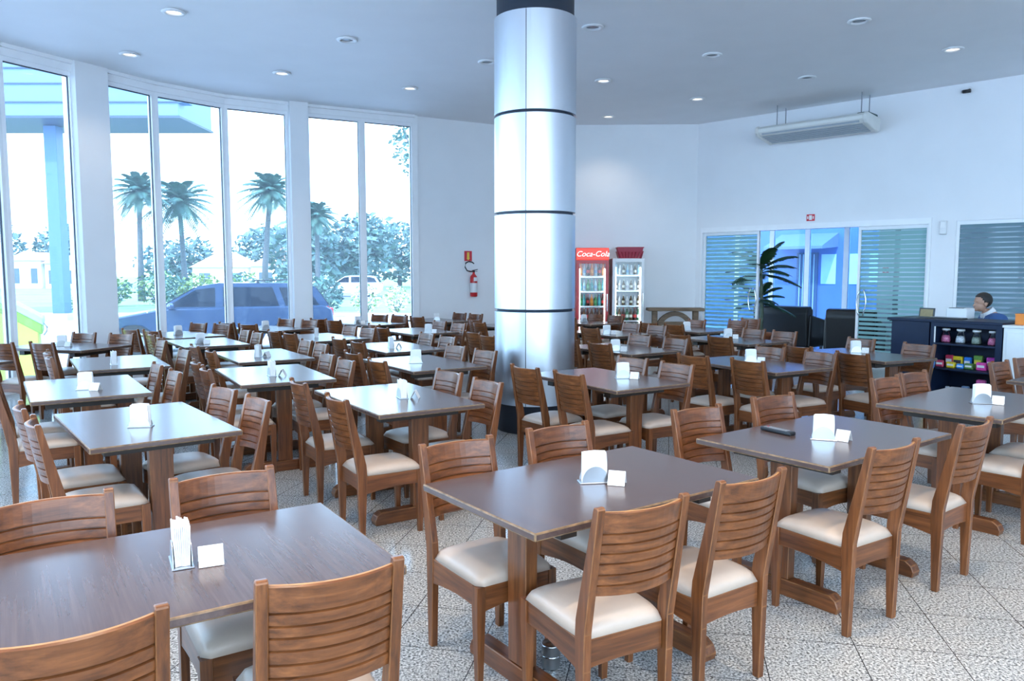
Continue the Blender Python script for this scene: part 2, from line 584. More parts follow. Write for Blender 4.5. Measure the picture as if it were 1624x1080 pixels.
k = 0
for line in (ARC, ARC2, ARC3):
    for a, b in zip(line[:-1], line[1:]):
        k += 1
        pane(k, a, b)
t = MB()
for line in (ARC + ARC2 + ARC3,):
    for a, b in zip(line[:-1], line[1:]):
        seg_box(t, a, b, CEIL - .15, CEIL, .07, .07, 'frame')
        seg_box(t, a, b, CEIL - .05, CEIL, .12, .02, 'frame')
t.build('trim_1', kind='structure')
# two broad white piers between the groups of panes
def pier(n, a, b, d0, d1):
    m = MB()
    seg_box(m, a, b, 0, CEIL - .001, d0, d1, 'wall')
    m.build('wall_pier_%d' % n, kind='structure')
pier(1, (-6.29, 11.20), (-6.06, 11.65), .16, .14)
pier(2, (-3.97, 13.895), (-3.69, 14.045), .22, .14)
m = MB()
seg_box(m, (-1.93, 14.975), (-1.83, 15.03), 0, CEIL - .001, .06, .10, 'frame')
m.build('trim_2', kind='structure')

# steel clad column
CX, CY, CR = .235, 8.0, .415
M['clad'] = None
mm, n_, l_, p_ = new_mat('brushed steel cladding')
p_.inputs['Metallic'].default_value = 1
p_.inputs['Base Color'].default_value = (.70, .74, .80, 1)
tc_ = n_.new('ShaderNodeTexCoord'); mp_ = n_.new('ShaderNodeMapping'); mp_.inputs['Scale'].default_value = (26, 26, .4)
nz_ = n_.new('ShaderNodeTexNoise'); nz_.inputs['Scale'].default_value = 1.6; nz_.inputs['Detail'].default_value = 5
mr_ = n_.new('ShaderNodeMapRange'); mr_.inputs['To Min'].default_value = .26; mr_.inputs['To Max'].default_value = .44
l_.new(tc_.outputs['Object'], mp_.inputs[0]); l_.new(mp_.outputs[0], nz_.inputs['Vector']); l_.new(nz_.outputs['Fac'], mr_.inputs[0]); l_.new(mr_.outputs[0], p_.inputs['Roughness'])
b_ = n_.new('ShaderNodeBump'); b_.inputs['Strength'].default_value = .06; b_.inputs['Distance'].default_value = .003
l_.new(nz_.outputs['Fac'], b_.inputs['Height']); l_.new(b_.outputs[0], p_.inputs['Normal'])
M['clad'] = mm
colm = empty('column', (CX, CY, 0), kind='structure')
MB().cyl((0, 0, CEIL / 2), CR - .025, CEIL, 'seal', n=64).build('column_core', colm)
SEAM = R(-90 - 14)
for q in range(4):
    z0, z1 = .29 + .97 * q, .29 + .97 * (q + 1) - .03
    m = MB()
    n = 72
    for h in range(2):
        a0 = SEAM + h * PI + .008
        a1 = SEAM + (h + 1) * PI - .008
        ring = []
        for z, r in ((z0, CR - .03), (z0, CR), (z0, CR), (z1, CR), (z1, CR), (z1, CR - .03)):
            ring.append([m.bm.verts.new((r * math.cos(a0 + (a1 - a0) * i / n), r * math.sin(a0 + (a1 - a0) * i / n), z)) for i in range(n + 1)])
        j = m.slot('clad')
        for A, B in (ring[0:2], ring[2:4], ring[4:6]):
            for i in range(n):
                f = m.bm.faces.new((A[i], A[i + 1], B[i + 1], B[i]))
                f.smooth = True
                f.material_index = j
    m.build('cladding_panel', colm)

# glazed partition: sliding doors with striped film, a clear opening, side window
def glazed(name, s0, s1, h, mat, handle=None, off=-.06):
    e = empty(name, W(s0, off), WANG, kind='structure')
    L = s1 - s0
    f = MB()
    f.box((.022, 0, h / 2), (.044, .05, h), 'frame')
    f.box((L - .022, 0, h / 2), (.044, .05, h), 'frame')
    f.box((L / 2, 0, h - .03), (L - .088, .05, .06), 'frame')
    f.box((L / 2, 0, .03), (L - .088, .05, .06), 'frame')
    f.build('door_frame' if 'door' in name else 'window_frame', e)
    MB().box((L / 2, 0, h / 2), (L - .088, .008, h - .12), mat).build('glass_panel', e)
    if handle is not None:
        for sx in (0, .07):
            pts = [(handle + sx + .045 * math.sin(PI * k / 10) * (1 if sx else -1), -.05 - .0 * k, .88 + .44 * k / 10) for k in range(11)]
            b = MB()
            b.tube([(handle + sx, -.004, .88)] + pts + [(handle + sx, -.004, 1.32)], .012, 'chrome', n=10)
            b.build('handle', e)
    return e
glazed('door_1', OP1 + .04, 1.36, 2.42, 'frost', 1.06)
glazed('door_2', 3.22, 4.36, 2.42, 'frost', .06)
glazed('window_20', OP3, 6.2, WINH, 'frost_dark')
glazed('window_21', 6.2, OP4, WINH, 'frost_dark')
t = MB()
seg_box(t, W(OP1, 0), W(OP2, 0), DOORH - .08, DOORH + .02, .03, .16, 'frame')
seg_box(t, W(OP1, 0), W(OP1 + .04, 0), 0, DOORH - .08, .03, .16, 'frame')
seg_box(t, W(OP2 - .04, 0), W(OP2, 0), 0, DOORH - .08, .03, .16, 'frame')
t.build('trim_3', kind='structure')

# lobby behind the partition
lob = [W(-3.2, -.2), W(9, -.2), W(9, -4.6), W(-3.2, -4.6)]
MB().prism([(p.x, p.y) for p in [W(0.0, 0)] + [W(9, 0), W(9, -4.6), W(-3.2, -4.6), W(-3.2, -.24)]], 'Z', -.04, -.002, 'dark_floor').build('floor_lobby', kind='structure')
MB().prism([(p.x, p.y) for p in lob], 'Z', 3.0, 3.12, 'ceil').build('ceiling_lobby', kind='structure')
m = MB()
seg_box(m, W(2.1, -4.6), W(9, -4.6), 0, 3.0, 0, .15, 'wall')
seg_box(m, W(9, -4.6), W(9, -.2), 0, 3.0, .15, 0, 'wall')
m.build('wall_lobby', kind='structure')
MB().box(tuple(W(3.04, -2.1, 1.5)), (.30, .30, 3.0), 'wall', WANG).build('wall_pier_3', kind='structure')
for i, (s0, s1) in enumerate(((-2.6, -1.5), (-1.5, -.56), (-.56, .35), (.35, 1.28), (1.28, 2.1))):
    e = empty('window_%d' % (30 + i), W(s0, -4.5), WANG, kind='structure')
    L = s1 - s0
    f = MB()
    f.box((.03, 0, 1.5), (.06, .08, 3.0), 'frame'); f.box((L - .03, 0, 1.5), (.06, .08, 3.0), 'frame')
    f.box((L / 2, 0, .04), (L - .12, .08, .08), 'frame'); f.box((L / 2, 0, 2.96), (L - .12, .08, .08), 'frame')
    f.build('window_frame', e)
    MB().box((L / 2, 0, 1.5), (L - .12, .008, 2.84), 'blue_glass').build('glass_pane', e)

# baseboards
m = MB()
for a, b in zip(BACK[:-1], BACK[1:]):
    seg_box(m, a, b, 0, .08, .015, 0, 'wall')
m.build('baseboard_back', kind='structure')

# ---------------------------------------------------------------- dining chair and table builders
def lean(z):
    return -.200 - (0 if z < .43 else .085 * ((z - .43) / .45))

def make_chair():
    t = empty('dining_chair')
    # seat frame: four boards, the front and side ones cut in a shallow curve underneath
    m = MB()
    def board(x0, x1, zc, y0, y1, drop):
        n = 8
        pts = [(x0, .40), (x1, .40)] + [(x1 + (x0 - x1) * k / n, .298 + drop * math.sin(PI * k / n)) for k in range(n + 1)]
        return pts
    m.prism(board(-.165, .165, 0, 0, 0, .016), 'Y', .178, .200, 'wood_x', .002, 1, 'worn')
    m.prism(board(-.165, .165, 0, 0, 0, .010), 'Y', -.205, -.183, 'wood_x', .002, 1, 'worn')
    for sx in (-1, 1):
        pts = [(-.178, .40), (.178, .40), (.178, .312)] + [(.178 - .356 * k / 8, .312 - .022 * k / 8 + .012 * math.sin(PI * k / 8)) for k in range(1, 9)]
        m.prism(pts, 'X', sx * .1875 - .011, sx * .1875 + .011, 'wood_y', .002, 1, 'worn')
    m.build('seat_frame', t)
    # cushion: rounded square with a soft crown
    m = MB()
    n = 14
    wx, wy = .2, .205
    def sq(u):
        return math.copysign(abs(u) ** .8, u)
    grid = []
    for i in range(n + 1):
        row = []
        for j in range(n + 1):
            u, v = -1 + 2 * i / n, -1 + 2 * j / n
            z = .401 + .052 * (1 - abs(u) ** 5) ** .5 * (1 - abs(v) ** 5) ** .5 + .006 * (1 - u * u) * (1 - v * v)
            x, y = wx * u, wy * v
            c = max(0, abs(u) + abs(v) - 1.86)
            x -= math.copysign(c * .10, u); y -= math.copysign(c * .10, v)
            row.append(m.bm.verts.new((x * (1 - .05 * (v < 0) * (v * v)), y, z)))
        grid.append(row)
    j_ = m.slot('leather')
    for i in range(n):
        for j in range(n):
            f = m.bm.faces.new((grid[i][j], grid[i + 1][j], grid[i + 1][j + 1], grid[i][j + 1]))
            f.smooth = True
            f.material_index = j_
    rim = [grid[i][0] for i in range(n + 1)] + [grid[n][j] for j in range(1, n + 1)] + [grid[i][n] for i in range(n - 1, -1, -1)] + [grid[0][j] for j in range(n - 1, 0, -1)]
    m.bm.faces.new(rim[::-1]).material_index = j_
    m.build('seat', t)
    # curved slatted backrest
    m = MB()
    nx = 12
    zs = [.560]
    cuts = [.560, .602, .640, .680, .716, .750, .786, .862]
    prof = []
    for q in range(len(cuts) - 1):
        a, b = cuts[q], cuts[q + 1]
        prof += [(a + .0008, .0075), (a + .0042, 0), (b - .0042, 0), (b - .0008, .0075)]
    W2 = .172
    def at(x, z, dep, side):
        bow = -.042 * (1 - (x / W2) ** 2)
        return (x, lean(z) + bow + side * (.012 - dep), z)
    fr, bk = [], []
    for z, dep in prof:
        fr.append([m.bm.verts.new(at(-W2 + 2 * W2 * i / nx, z, dep, 1)) for i in range(nx + 1)])
        bk.append([m.bm.verts.new(at(-W2 + 2 * W2 * i / nx, z, dep, -1)) for i in range(nx + 1)])
    wx_, wo_ = m.slot('wood_x'), m.slot('worn_gold')
    for r in range(len(prof) - 1):
        for i in range(nx):
            for g, fl in ((fr, 1), (bk, 0)):
                v = (g[r][i], g[r][i + 1], g[r + 1][i + 1], g[r + 1][i])
                f = m.bm.faces.new(v if fl else v[::-1])
                f.material_index = wx_
    for i in range(nx):
        m.bm.faces.new((fr[-1][i], fr[-1][i + 1], bk[-1][i + 1], bk[-1][i])).material_index = wo_
        m.bm.faces.new((fr[0][i], bk[0][i], bk[0][i + 1], fr[0][i + 1])).material_index = wx_
    for i in (0, nx):
        for r in range(len(prof) - 1):
            m.bm.faces.new((fr[r][i], fr[r + 1][i], bk[r + 1][i], bk[r][i])).material_index = wx_
    m.build('backrest', t)
    for sx in (-1, 1):
        # rear leg running up into the raked back post
        m = MB()
        pts = [(-.218, 0), (-.225, .30), (-.228, .43), (lean(.88) - .016, .874), (lean(.88) - .008, .88), (lean(.88) + .010, .878), (lean(.88) + .014, .868), (-.172, .47), (-.168, .40), (-.172, .30), (-.186, 0)]
        m.prism(pts, 'X', sx * .186 - .0165, sx * .186 + .0165, 'wood_z', .0028, 1, 'worn')
        m.build('leg', t)
        m = MB()
        # tapered front leg
        x = sx * .186
        top, bot = .021, .014
        vs_ = []
        for z, h in ((0, bot), (.315, top), (.40, top)):
            vs_.append([m.bm.verts.new((x + a * h - sx * (.0 if z else .0), .188 + b * h - .006, z)) for a, b in ((-1, -1), (1, -1), (1, 1), (-1, 1))])
        j = m.slot('wood_z')
        for A, B in zip(vs_[:-1], vs_[1:]):
            for q in range(4):
                m.bm.faces.new((A[q], A[(q + 1) % 4], B[(q + 1) % 4], B[q])).material_index = j
        m.bm.faces.new(vs_[0][::-1]).material_index = j
        m.bm.faces.new(vs_[-1]).material_index = j
        es = [e for e in m.bm.edges if abs(e.verts[0].co.z - e.verts[1].co.z) > .05]
        b = bmesh.ops.bevel(m.bm, geom=es, offset=.0025, segments=1, affect='EDGES', profile=.5)
        for f in b['faces']:
            f.material_index = m.slot('worn')
        m.build('leg', t)
    for c in t.children:
        for v in c.data.vertices:
            v.co.x *= .935
    return t

def make_table():
    t = empty('dining_table')
    m = MB()
    m.box((0, 0, .745), (1.2, .755, .030), 'top', 0, .006, 2, 'top_edge')
    m.build('tabletop', t)
    m = MB()
    m.box((0, 0, .700), (.80, .045, .056), 'beam')
    for sx in (-1, 1):
        m.box((sx * .37, 0, .700), (.075, .56, .058), 'beam')
    m.build('under_frame', t)
    for sx in (-1, 1):
        m = MB()
        m.prism([(-.056, .085), (.056, .085), (.062, .672), (-.062, .672)], 'X', sx * .37 - .029, sx * .37 + .029, 'wood_z', .003, 1, 'worn')
        m.build('leg', t)
        m = MB()
        m.prism([(-.325, 0), (.325, 0), (.332, .03), (.318, .062), (.285, .084), (-.285, .084), (-.318, .062), (-.332, .03)], 'X', sx * .37 - .036, sx * .37 + .036, 'wood_y', .004, 1, 'worn')
        m.build('foot', t)
    return t

ROW = {1: 'first', 2: 'second', 3: 'third', 4: 'fourth', 5: 'fifth', 6: 'last'}
ORD = ['', 'first', 'second', 'third', 'fourth', 'fifth', 'sixth', 'seventh']
TABLES = {
 'A': (-1.02, 2.21, 33, 'u', 1, 1),
 'B': (0.34, 3.15, 36, 'u', 1, 2),
 'C': (1.67, 4.04, 37, 'u', 1, 3),
 'D': (3.12, 5.15, 39, 'u', 1, 4),
 'AF': (4.68, 6.22, 38, 'u', 1, 5),
 'F': (-2.15, 4.43, 38, 'w', 2, 1),
 'E': (-0.82, 5.34, 33, 'w', 2, 2),
 'I': (0.76, 6.3, 33, 'w', 2, 3),
 'AD': (2.31, 7.32, 30, 'w', 2, 4),
 'AE': (3.72, 8.15, 25, 'w', 2, 5),
 'H': (-3.25, 5.81, 34, 'w', 3, 1),
 'G': (-2.06, 6.58, 30, 'w', 3, 2),
 'V': (-0.87, 7.4, 33, 'w', 3, 3),
 'AA': (1.24, 8.8, 34, 'w', 3, 4),
 'AC': (2.85, 9.95, 32, 'w', 3, 5),
 'L': (-5.6, 7.37, -17, 'u', 4, 1),
 'J': (-3.82, 7.43, 33, 'w', 4, 2),
 'K': (-2.64, 8.08, 33, 'w', 4, 3),
 'T': (-1.38, 9.0, 34, 'w', 4, 4),
 'XA': (0.15, 9.9, 34, 'w', 4, 5),
 'Z': (1.4, 11.1, 34, 'w', 4, 6),
 'AB': (2.69, 11.8, 34, 'w', 4, 7),
 'M': (-5.25, 9.05, -17, 'u', 5, 1),
 'N': (-3.82, 9.58, 35, 'w', 5, 2),
 'Q': (-2.55, 10.35, 40, 'w', 5, 3),
 'S': (-1.42, 11.45, 36, 'w', 5, 4),
 'XB': (0.0, 12.5, 34, 'w', 5, 5),
 'Y': (1.24, 13.5, 38, 'w', 5, 6),
 'O': (-4.65, 10.75, 50, 'w', 6, 1),
 'P': (-3.8, 12.0, 55, 'w', 6, 2),
 'R': (-2.5, 13.25, 50, 'w', 6, 3),
 'W': (-1.35, 14.0, 40, 'w', 6, 4),
}
CHAIRS = [
 ('A','1',-0.940,1.590,123), ('A','2',-0.458,1.901,117), ('A','3',-1.550,2.530,303), ('A','4',-1.090,2.850,303),
 ('B','1',0.432,2.484,118), ('B','2',0.896,2.819,124), ('B','3',-0.248,3.411,304), ('B','4',0.227,3.756,304),
 ('C','1',1.692,3.354,123), ('C','2',2.356,3.862,128), ('C','3',1.035,4.267,302), ('C','4',1.605,4.696,302),
 ('F','1',-2.785,4.334,35), ('F','2',-2.434,3.885,35), ('F','3',-1.892,5.014,223), ('F','4',-1.530,4.591,218),
 ('E','1',-1.490,5.330,31), ('E','2',-1.070,4.650,32), ('E','3',-0.481,5.876,215), ('E','4',-0.170,5.360,213),
 ('I','1',0.102,6.177,35), ('I','2',0.426,5.779,32), ('I','3',1.079,6.832,215), ('I','4',1.380,6.390,213),
 ('AD','1',1.661,7.040,34), ('AD','2',2.040,6.640,31), ('AD','3',2.645,7.846,210), ('AD','4',2.954,7.322,207),
 ('H','1',-3.863,5.704,34), ('H','2',-3.580,5.280,34), ('H','3',-2.932,6.332,214), ('H','4',-2.586,5.869,214),
 ('G','1',-2.683,6.515,30), ('G','2',-2.427,6.074,30), ('G','3',-1.710,7.120,211), ('G','4',-1.435,6.646,212),
 ('V','1',-1.516,7.285,34), ('V','2',-1.170,6.640,33), ('V','3',-0.578,7.970,215), ('V','4',-0.255,7.495,215),
 ('AA','1',0.627,8.694,34), ('AA','2',0.940,8.250,34), ('AA','3',1.556,9.321,214), ('AA','4',1.900,8.870,214),
 ('AC','1',2.040,9.410,32), ('AC','2',2.469,9.137,32), ('AC','3',3.260,10.338,212), ('AC','4',3.523,9.917,212),
 ('J','1',-4.434,7.336,33), ('J','2',-4.158,6.907,33), ('J','3',-3.920,8.600,217), ('J','4',-3.211,7.522,217),
 ('K','1',-3.294,7.959,33), ('K','2',-2.942,7.487,33), ('K','3',-2.302,8.603,213), ('K','4',-2.026,8.174,213),
 ('T','1',-2.009,8.883,34), ('T','2',-1.707,8.472,34), ('T','3',-1.060,9.610,214), ('T','4',-0.756,9.114,214),
 ('Z','1',0.787,10.994,34), ('Z','2',1.070,10.570,34), ('Z','3',1.796,11.502,214), ('Z','4',2.096,11.057,214),
 ('AB','1',2.077,11.694,34), ('AB','2',2.374,11.279,34), ('AB','3',2.973,12.369,214), ('AB','4',3.610,12.270,214),
 ('N','1',-4.432,9.463,35), ('N','2',-4.137,9.046,35), ('N','3',-3.503,10.114,215), ('N','4',-3.208,9.697,215),
 ('Q','1',-3.107,10.018,40), ('Q','2',-2.803,9.672,40), ('Q','3',-2.290,10.901,220), ('Q','4',-1.962,10.510,220),
 ('S','1',-2.030,11.320,36), ('S','2',-1.800,10.650,36), ('S','3',-1.122,11.981,216), ('S','4',-0.793,11.528,216),
 ('Y','1',0.638,13.353,38), ('Y','2',0.944,12.945,38), ('Y','3',1.536,14.055,218), ('Y','4',1.842,13.647,218),
 ('O','1',-5.112,10.283,58), ('O','2',-4.727,10.072,58), ('O','3',-4.698,11.533,238), ('O','4',-4.268,11.331,238),
 ('P','1',-4.334,11.683,55), ('P','2',-3.891,11.316,63), ('P','3',-3.696,12.610,237), ('P','4',-3.221,12.272,237),
 ('R','1',-3.180,12.640,58), ('R','2',-2.870,12.320,55), ('R','3',-2.381,13.893,238), ('R','4',-1.973,13.543,235),
 ('W','1',-2.021,13.834,48), ('W','2',-1.640,13.250,45), ('W','3',-0.976,14.430,222), ('W','4',-0.658,14.096,222),
 ('AE','1',2.957,7.924,25), ('AE','2',3.210,7.230,25), ('AE','3',4.017,8.821,205), ('AE','4',4.329,8.153,205),
 ('M','1',-5.550,8.330,70), ('M','2',-5.100,8.320,68), ('M','3',-5.384,9.669,252), ('M','4',-4.833,9.507,252),
 ('D','1',3.260,4.540,129), ('D','2',3.680,4.880,129), ('D','3',2.697,5.527,306), ('D','4',3.047,5.813,305),
 ('AF','3',4.126,6.489,308), ('AF','4',4.550,6.830,308), ('XA','1',-0.497,9.846,34), ('XA','2',-0.299,9.290,34),
 ('XB','1',-0.613,12.394,34), ('XB','2',-0.510,11.750,34), ('AB','5',3.930,12.660,215),
]
# rows run from the curved windows to the cash counter; the first row is the one in front
MAXI = {}
for k_, v_ in TABLES.items():
    MAXI[v_[4]] = max(MAXI.get(v_[4], 0), v_[5])
def table_words(key):
    r, i = TABLES[key][4], TABLES[key][5]
    return '%s table of the %s row' % (ORD[i], ROW[r])

table0 = make_table()
first = True
for key, (x, y, yaw, typ, row, idx) in TABLES.items():
    rz = R(yaw if typ == 'u' else yaw + 90)
    lab = 'dark wooden dining table, %s from the windows in the %s row' % (ORD[idx], ROW[row])
    if first:
        table0.location = (x, y, 0); table0.rotation_euler = (0, 0, rz)
        tag(table0, lab, 'table', 'dark dining tables')
        first = False
    else:
        dup(table0, (x, y, 0), rz, lab, 'dark dining tables')

chair0 = make_chair()
first = True
for key, slot, x, y, ph in CHAIRS:
    a = R(ph)
    loc = (x + .285 * math.cos(a), y + .285 * math.sin(a), 0)
    typ = TABLES[key][3]
    if slot == '5':
        lab = 'spare slat-back wooden chair against the striped glass door, behind the last tables'
    else:
        if typ == 'u':
            where = {'1': 'front side, window end', '2': 'front side, counter end', '3': 'far side, window end', '4': 'far side, counter end'}[slot]
        else:
            where = {'1': 'window side, far end', '2': 'window side, front end', '3': 'counter side, far end', '4': 'counter side, front end'}[slot]
        lab = 'cream-seat wooden chair, %s, %s' % (where, table_words(key))
    if first:
        chair0.location = loc; chair0.rotation_euler = (0, 0, a - PI / 2)
        tag(chair0, lab, 'chair', 'slat-back dining chairs')
        first = False
    else:
        dup(chair0, loc, a - PI / 2, lab, 'slat-back dining chairs')

# ---------------------------------------------------------------- napkin holders, napkins, menu cards
def make_holder():
    t = empty('napkin_holder')
    MB().box((0, 0, .003), (.13, .062, .005), 'steel_plate', 0, .0015, 1).build('base', t)
    for sy in (-1, 1):
        m = MB()
        pts = [(.056 * math.cos(PI * k / 16), .006 + .066 * math.sin(PI * k / 16)) for k in range(17)]
        m.prism(pts, 'Y', sy * .026 - .001, sy * .026 + .001, 'steel_plate')
        m.build('side_plate', t)
    return t
def make_napkins():
    m = MB()
    n = 9
    for i in range(n):
        y = -.0185 + .037 * i / (n - 1)
        tilt = (i - n / 2) * .006
        h = .118 + random.uniform(-.006, .006)
        w2 = .050 + random.uniform(-.002, .002)
        mt = Matrix.Translation((random.uniform(-.002, .002), y, .0068)) @ Matrix.Rotation(-tilt * 1.2, 4, 'X') @ Matrix.Rotation(random.uniform(-.02, .02), 4, 'Y')
        m.prism([(-w2, 0), (w2, 0), (w2 + .001, h * .6), (w2 - .002, h), (0, h + .003), (-w2 + .003, h)], 'Y', -.0021, .0021, 'paper', mtx=mt)
    return m
def make_card():
    m = MB()
    for sy in (-1, 1):
        mt = Matrix.Rotation(sy * R(28), 4, 'X')
        m.prism([(-.035, -.062), (.035, -.062), (.035, 0), (-.035, 0)], 'Y', sy * .0008 - .0006, sy * .0008 + .0006, 'card', mtx=Matrix.Translation((0, 0, .0556)) @ mt)
    return m
# per table: spot, turn of the holder in degrees, whether a menu card stands beside it
SET = {'A': (-.99, 2.24, 118, 1), 'B': (.34, 3.13, 8, 1), 'C': (1.62, 3.95, -20, 1), 'D': (3.11, 5.05, -12, 1), 'E': (-.76, 5.28, 112, 1),
       'F': (-2.09, 4.28, 8, 0), 'G': (-2.02, 6.43, 118, 1), 'H': (-3.16, 5.66, 20, 1), 'I': (.91, 6.27, 2, 1), 'V': (-.92, 7.33, 10, 0),
       'J': (-3.76, 7.23, 120, 0), 'K': (-2.61, 7.88, 95, 1), 'N': (-3.8, 9.36, 40, 1), 'O': (-4.65, 10.7, 50, 0), 'T': (-1.39, 8.81, 110, 1),
       'Q': (-2.62, 10.3, 100, 0), 'R': (-2.6, 12.98, 40, 1), 'S': (-1.2, 11.03, 10, 1), 'P': (-3.77, 11.75, 40, 0), 'AA': (1.14, 8.46, 5, 1),
       'Z': (1.33, 10.78, 10, 1), 'AB': (2.62, 11.52, 10, 0), 'AC': (2.84, 10.1, 8, 1), 'AD': (2.3, 7.38, -5, 1), 'AE': (3.72, 8.3, -5, 1),
       'Y': (1.26, 13.5, 30, 0), 'W': (-1.36, 13.9, 15, 0), 'M': (-5.30, 9.04, 20, 1)}
holder0, first = make_holder(), True
nap0 = card0 = None
for key, (x, y, deg, card) in SET.items():
    tw = table_words(key)
    rz = R(deg)
    lab = 'steel napkin holder with half-round plates on the ' + tw
    if first:
        holder0.location = (x, y, .760); holder0.rotation_euler = (0, 0, rz)
        tag(holder0, lab, 'napkin holder', 'napkin holders'); first = False
        nap0 = make_napkins().build('paper_napkin', loc=(x, y, .760), rz=rz)
        n = nap0
    else:
        dup(holder0, (x, y, .760), rz, lab, 'napkin holders')
        n = nap0.copy(); COL.objects.link(n); n.location = (x, y, .760); n.rotation_euler = (0, 0, rz)
    tag(n, 'white paper napkins standing in the holder on the ' + tw, 'napkins', 'napkins in the holders')
    if card:
        dx = .092
        a = rz if abs(deg) < 60 else rz - PI / 2
        cx_, cy_ = x + dx * math.cos(R(-8)), y + dx * math.sin(R(-8)) * (1 if abs(deg) < 60 else .5) - (.02 if abs(deg) < 60 else .0)
        if card0 is None:
            card0 = make_card().build('menu_card', loc=(cx_, cy_, .7605), rz=R(25)); c = card0
        else:
            c = card0.copy(); COL.objects.link(c); c.location = (cx_, cy_, .7605); c.rotation_euler = (0, 0, R(deg - 25))
        tag(c, 'small folded white card beside the napkins on the ' + tw, 'card', 'folded table cards')

t = empty('remote_control', (1.44, 4.116, .7602), math.atan2(-.181, .112), 'black television remote control lying on the third table of the first row', 'remote control')
MB().box((0, 0, .011), (.20, .048, .020), 'black_plastic', 0, .006, 2).build('case', t)
kb = MB()
for i in range(9):
    for j in range(3):
        kb.box((-.075 + .017 * i, -.013 + .013 * j, .0222), (.010, .008, .003), 'red_key' if (i, j) == (0, 2) else 'rubber_key')
kb.build('button_pad', t)

t = empty('metal_canister', (.16, 3.06, 0), 0, 'short silver metal canister standing on the floor under the second front table', 'canister')
MB().lathe([(0, .002), (.036, .002), (.038, .006), (.038, .095), (.040, .10), (.036, .103), (.034, .095), (0, .09)], 'steel_plate', n=28).build('can', t)
m = MB(); m.lathe([(.0385, .05), (.0405, .053), (.0385, .056)], 'chrome', n=28); m.build('band', t)
# ---------------------------------------------------------------- ceiling downlights
SPOTS = [(-3.87, 9.11, 1), (-5.22, 10.82, 1), (-2.11, 10.16, 0), (-3.44, 11.82, 1), (-1.65, 12.76, 1), (-.35, 11.2, 0), (.98, 9.65, 0), (1.42, 12.27, 1),
         (2.74, 10.85, 0), (4.11, 9.42, 0), (5.88, 10.58, 1), (4.51, 12.08, 0), (3.18, 13.53, 1), (1.84, 15.03, 1)]
SPOT_LAB = ['lit round downlight high over the window tables, nearest the top of the photo', 'lit round downlight close above the first window pier', 'dark-bowled round downlight half way between windows and column',
            'lit round downlight above the middle group of panes', 'lit round downlight above the last window pane', 'dark-bowled downlight just on the window side of the steel column',
            'dark-bowled downlight just on the counter side of the steel column', 'pale downlight in the third line out from the steel column', 'dark-bowled downlight midway between column and air conditioner',
            'dark-bowled downlight over the middle of the counter-side ceiling', 'lit downlight near the ceiling camera above the counter', 'dark-bowled downlight in front of the hanging air conditioner',
            'pale downlight near the corner of back wall and glazed wall', 'pale downlight over the drink fridges by the back wall']
SPOT_LAB[0] = 'lit round downlight over the fourth row, highest in view beside the windows'
for (x, y, lit), lab in zip(SPOTS, SPOT_LAB):
    t = empty('ceiling_downlight', (x, y, CEIL), 0, lab, 'downlight', 'ceiling downlights')
    MB().lathe([(.080, -.001), (.125, -.002), (.135, -.010), (.128, -.022), (.094, -.026), (.082, -.014), (.080, -.001)], 'white_plastic', n=32).build('trim_ring', t)
    MB().lathe([(0, -.010), (.05, -.009), (.084, -.004)], 'lamp_lens' if lit else 'lamp_off', n=32).build('lens', t)
    ld = bpy.data.lights.new('downlight_beam', 'SPOT')
    ld.energy = 14 if lit else 5
    ld.color = (1.0, .87, .70)
    ld.spot_size = R(120); ld.spot_blend = .8; ld.shadow_soft_size = .08
    lo = bpy.data.objects.new('downlight_beam', ld)
    COL.objects.link(lo)
    lo.parent = t
    lo.location = (0, 0, -.06)

for x in (-4.6, -1.4, 1.8, 5.0):  # unseen extra downlights, added to throw warm light on the near chairs
    for y in (-1.4, .8, 3.0):
        t = empty('ceiling_downlight', (x, y, CEIL), 0, 'added unseen warm round downlight in the ceiling, fill light over the first rows', 'downlight', 'added warm fill downlights over the first rows')
        MB().lathe([(.080, -.001), (.125, -.002), (.135, -.010), (.128, -.022), (.094, -.026), (.082, -.014), (.080, -.001)], 'white_plastic', n=24).build('trim_ring', t)
        MB().lathe([(0, -.010), (.05, -.009), (.084, -.004)], 'lamp_lens', n=24).build('lens', t)
        ld = bpy.data.lights.new('downlight_beam', 'SPOT')
        ld.energy = 85
        ld.color = (1.0, .80, .58)
        ld.spot_size = R(125); ld.spot_blend = .9; ld.shadow_soft_size = .10
        lo = bpy.data.objects.new('downlight_beam', ld)
        COL.objects.link(lo)
        lo.parent = t
        lo.location = (0, 0, -.06)

# ---------------------------------------------------------------- air conditioner, camera, signs
t = empty('air_conditioner', W(1.62, .10, 0), WANG, 'long ivory air conditioner hanging under the ceiling by the glazed wall', 'air conditioner')
# local: x along the wall, y negative = into the room
L = 1.95
m = MB()
prof = [(-.02, 4.20), (-.60, 4.235), (-.655, 4.19), (-.655, 4.135), (-.60, 4.075), (-.10, 3.985), (-.02, 4.01)]
m.prism(prof, 'X', .06, L - .06, 'ac_white', .008, 2)
m.build('body', t)
for x0, x1 in ((0, .06), (L - .06, L)):
    MB().prism([(p[0] - (.01 if p[0] < -.3 else -.0), p[1] + (.012 if p[1] > 4.15 else -.012)) for p in prof], 'X', x0, x1, 'ac_white', .018, 3).build('end_cap', t)
m = MB()
for i in range(5):
    y0 = -.58 + .085 * i
    z0 = 4.075 - .09 * (y0 + .60) / .5 - .006
    m.box((L / 2, y0 + .04, z0 - .008), (L - .2, .055, .006), 'ac_grey', Matrix.Rotation(R(-10), 4, 'X'))
m.build('intake_grille', t)
m = MB(); m.box((L / 2, -.632, 4.098), (L - .25, .008, .030), 'ac_grey', Matrix.Rotation(R(38), 4, 'X')); m.build('louvre', t)
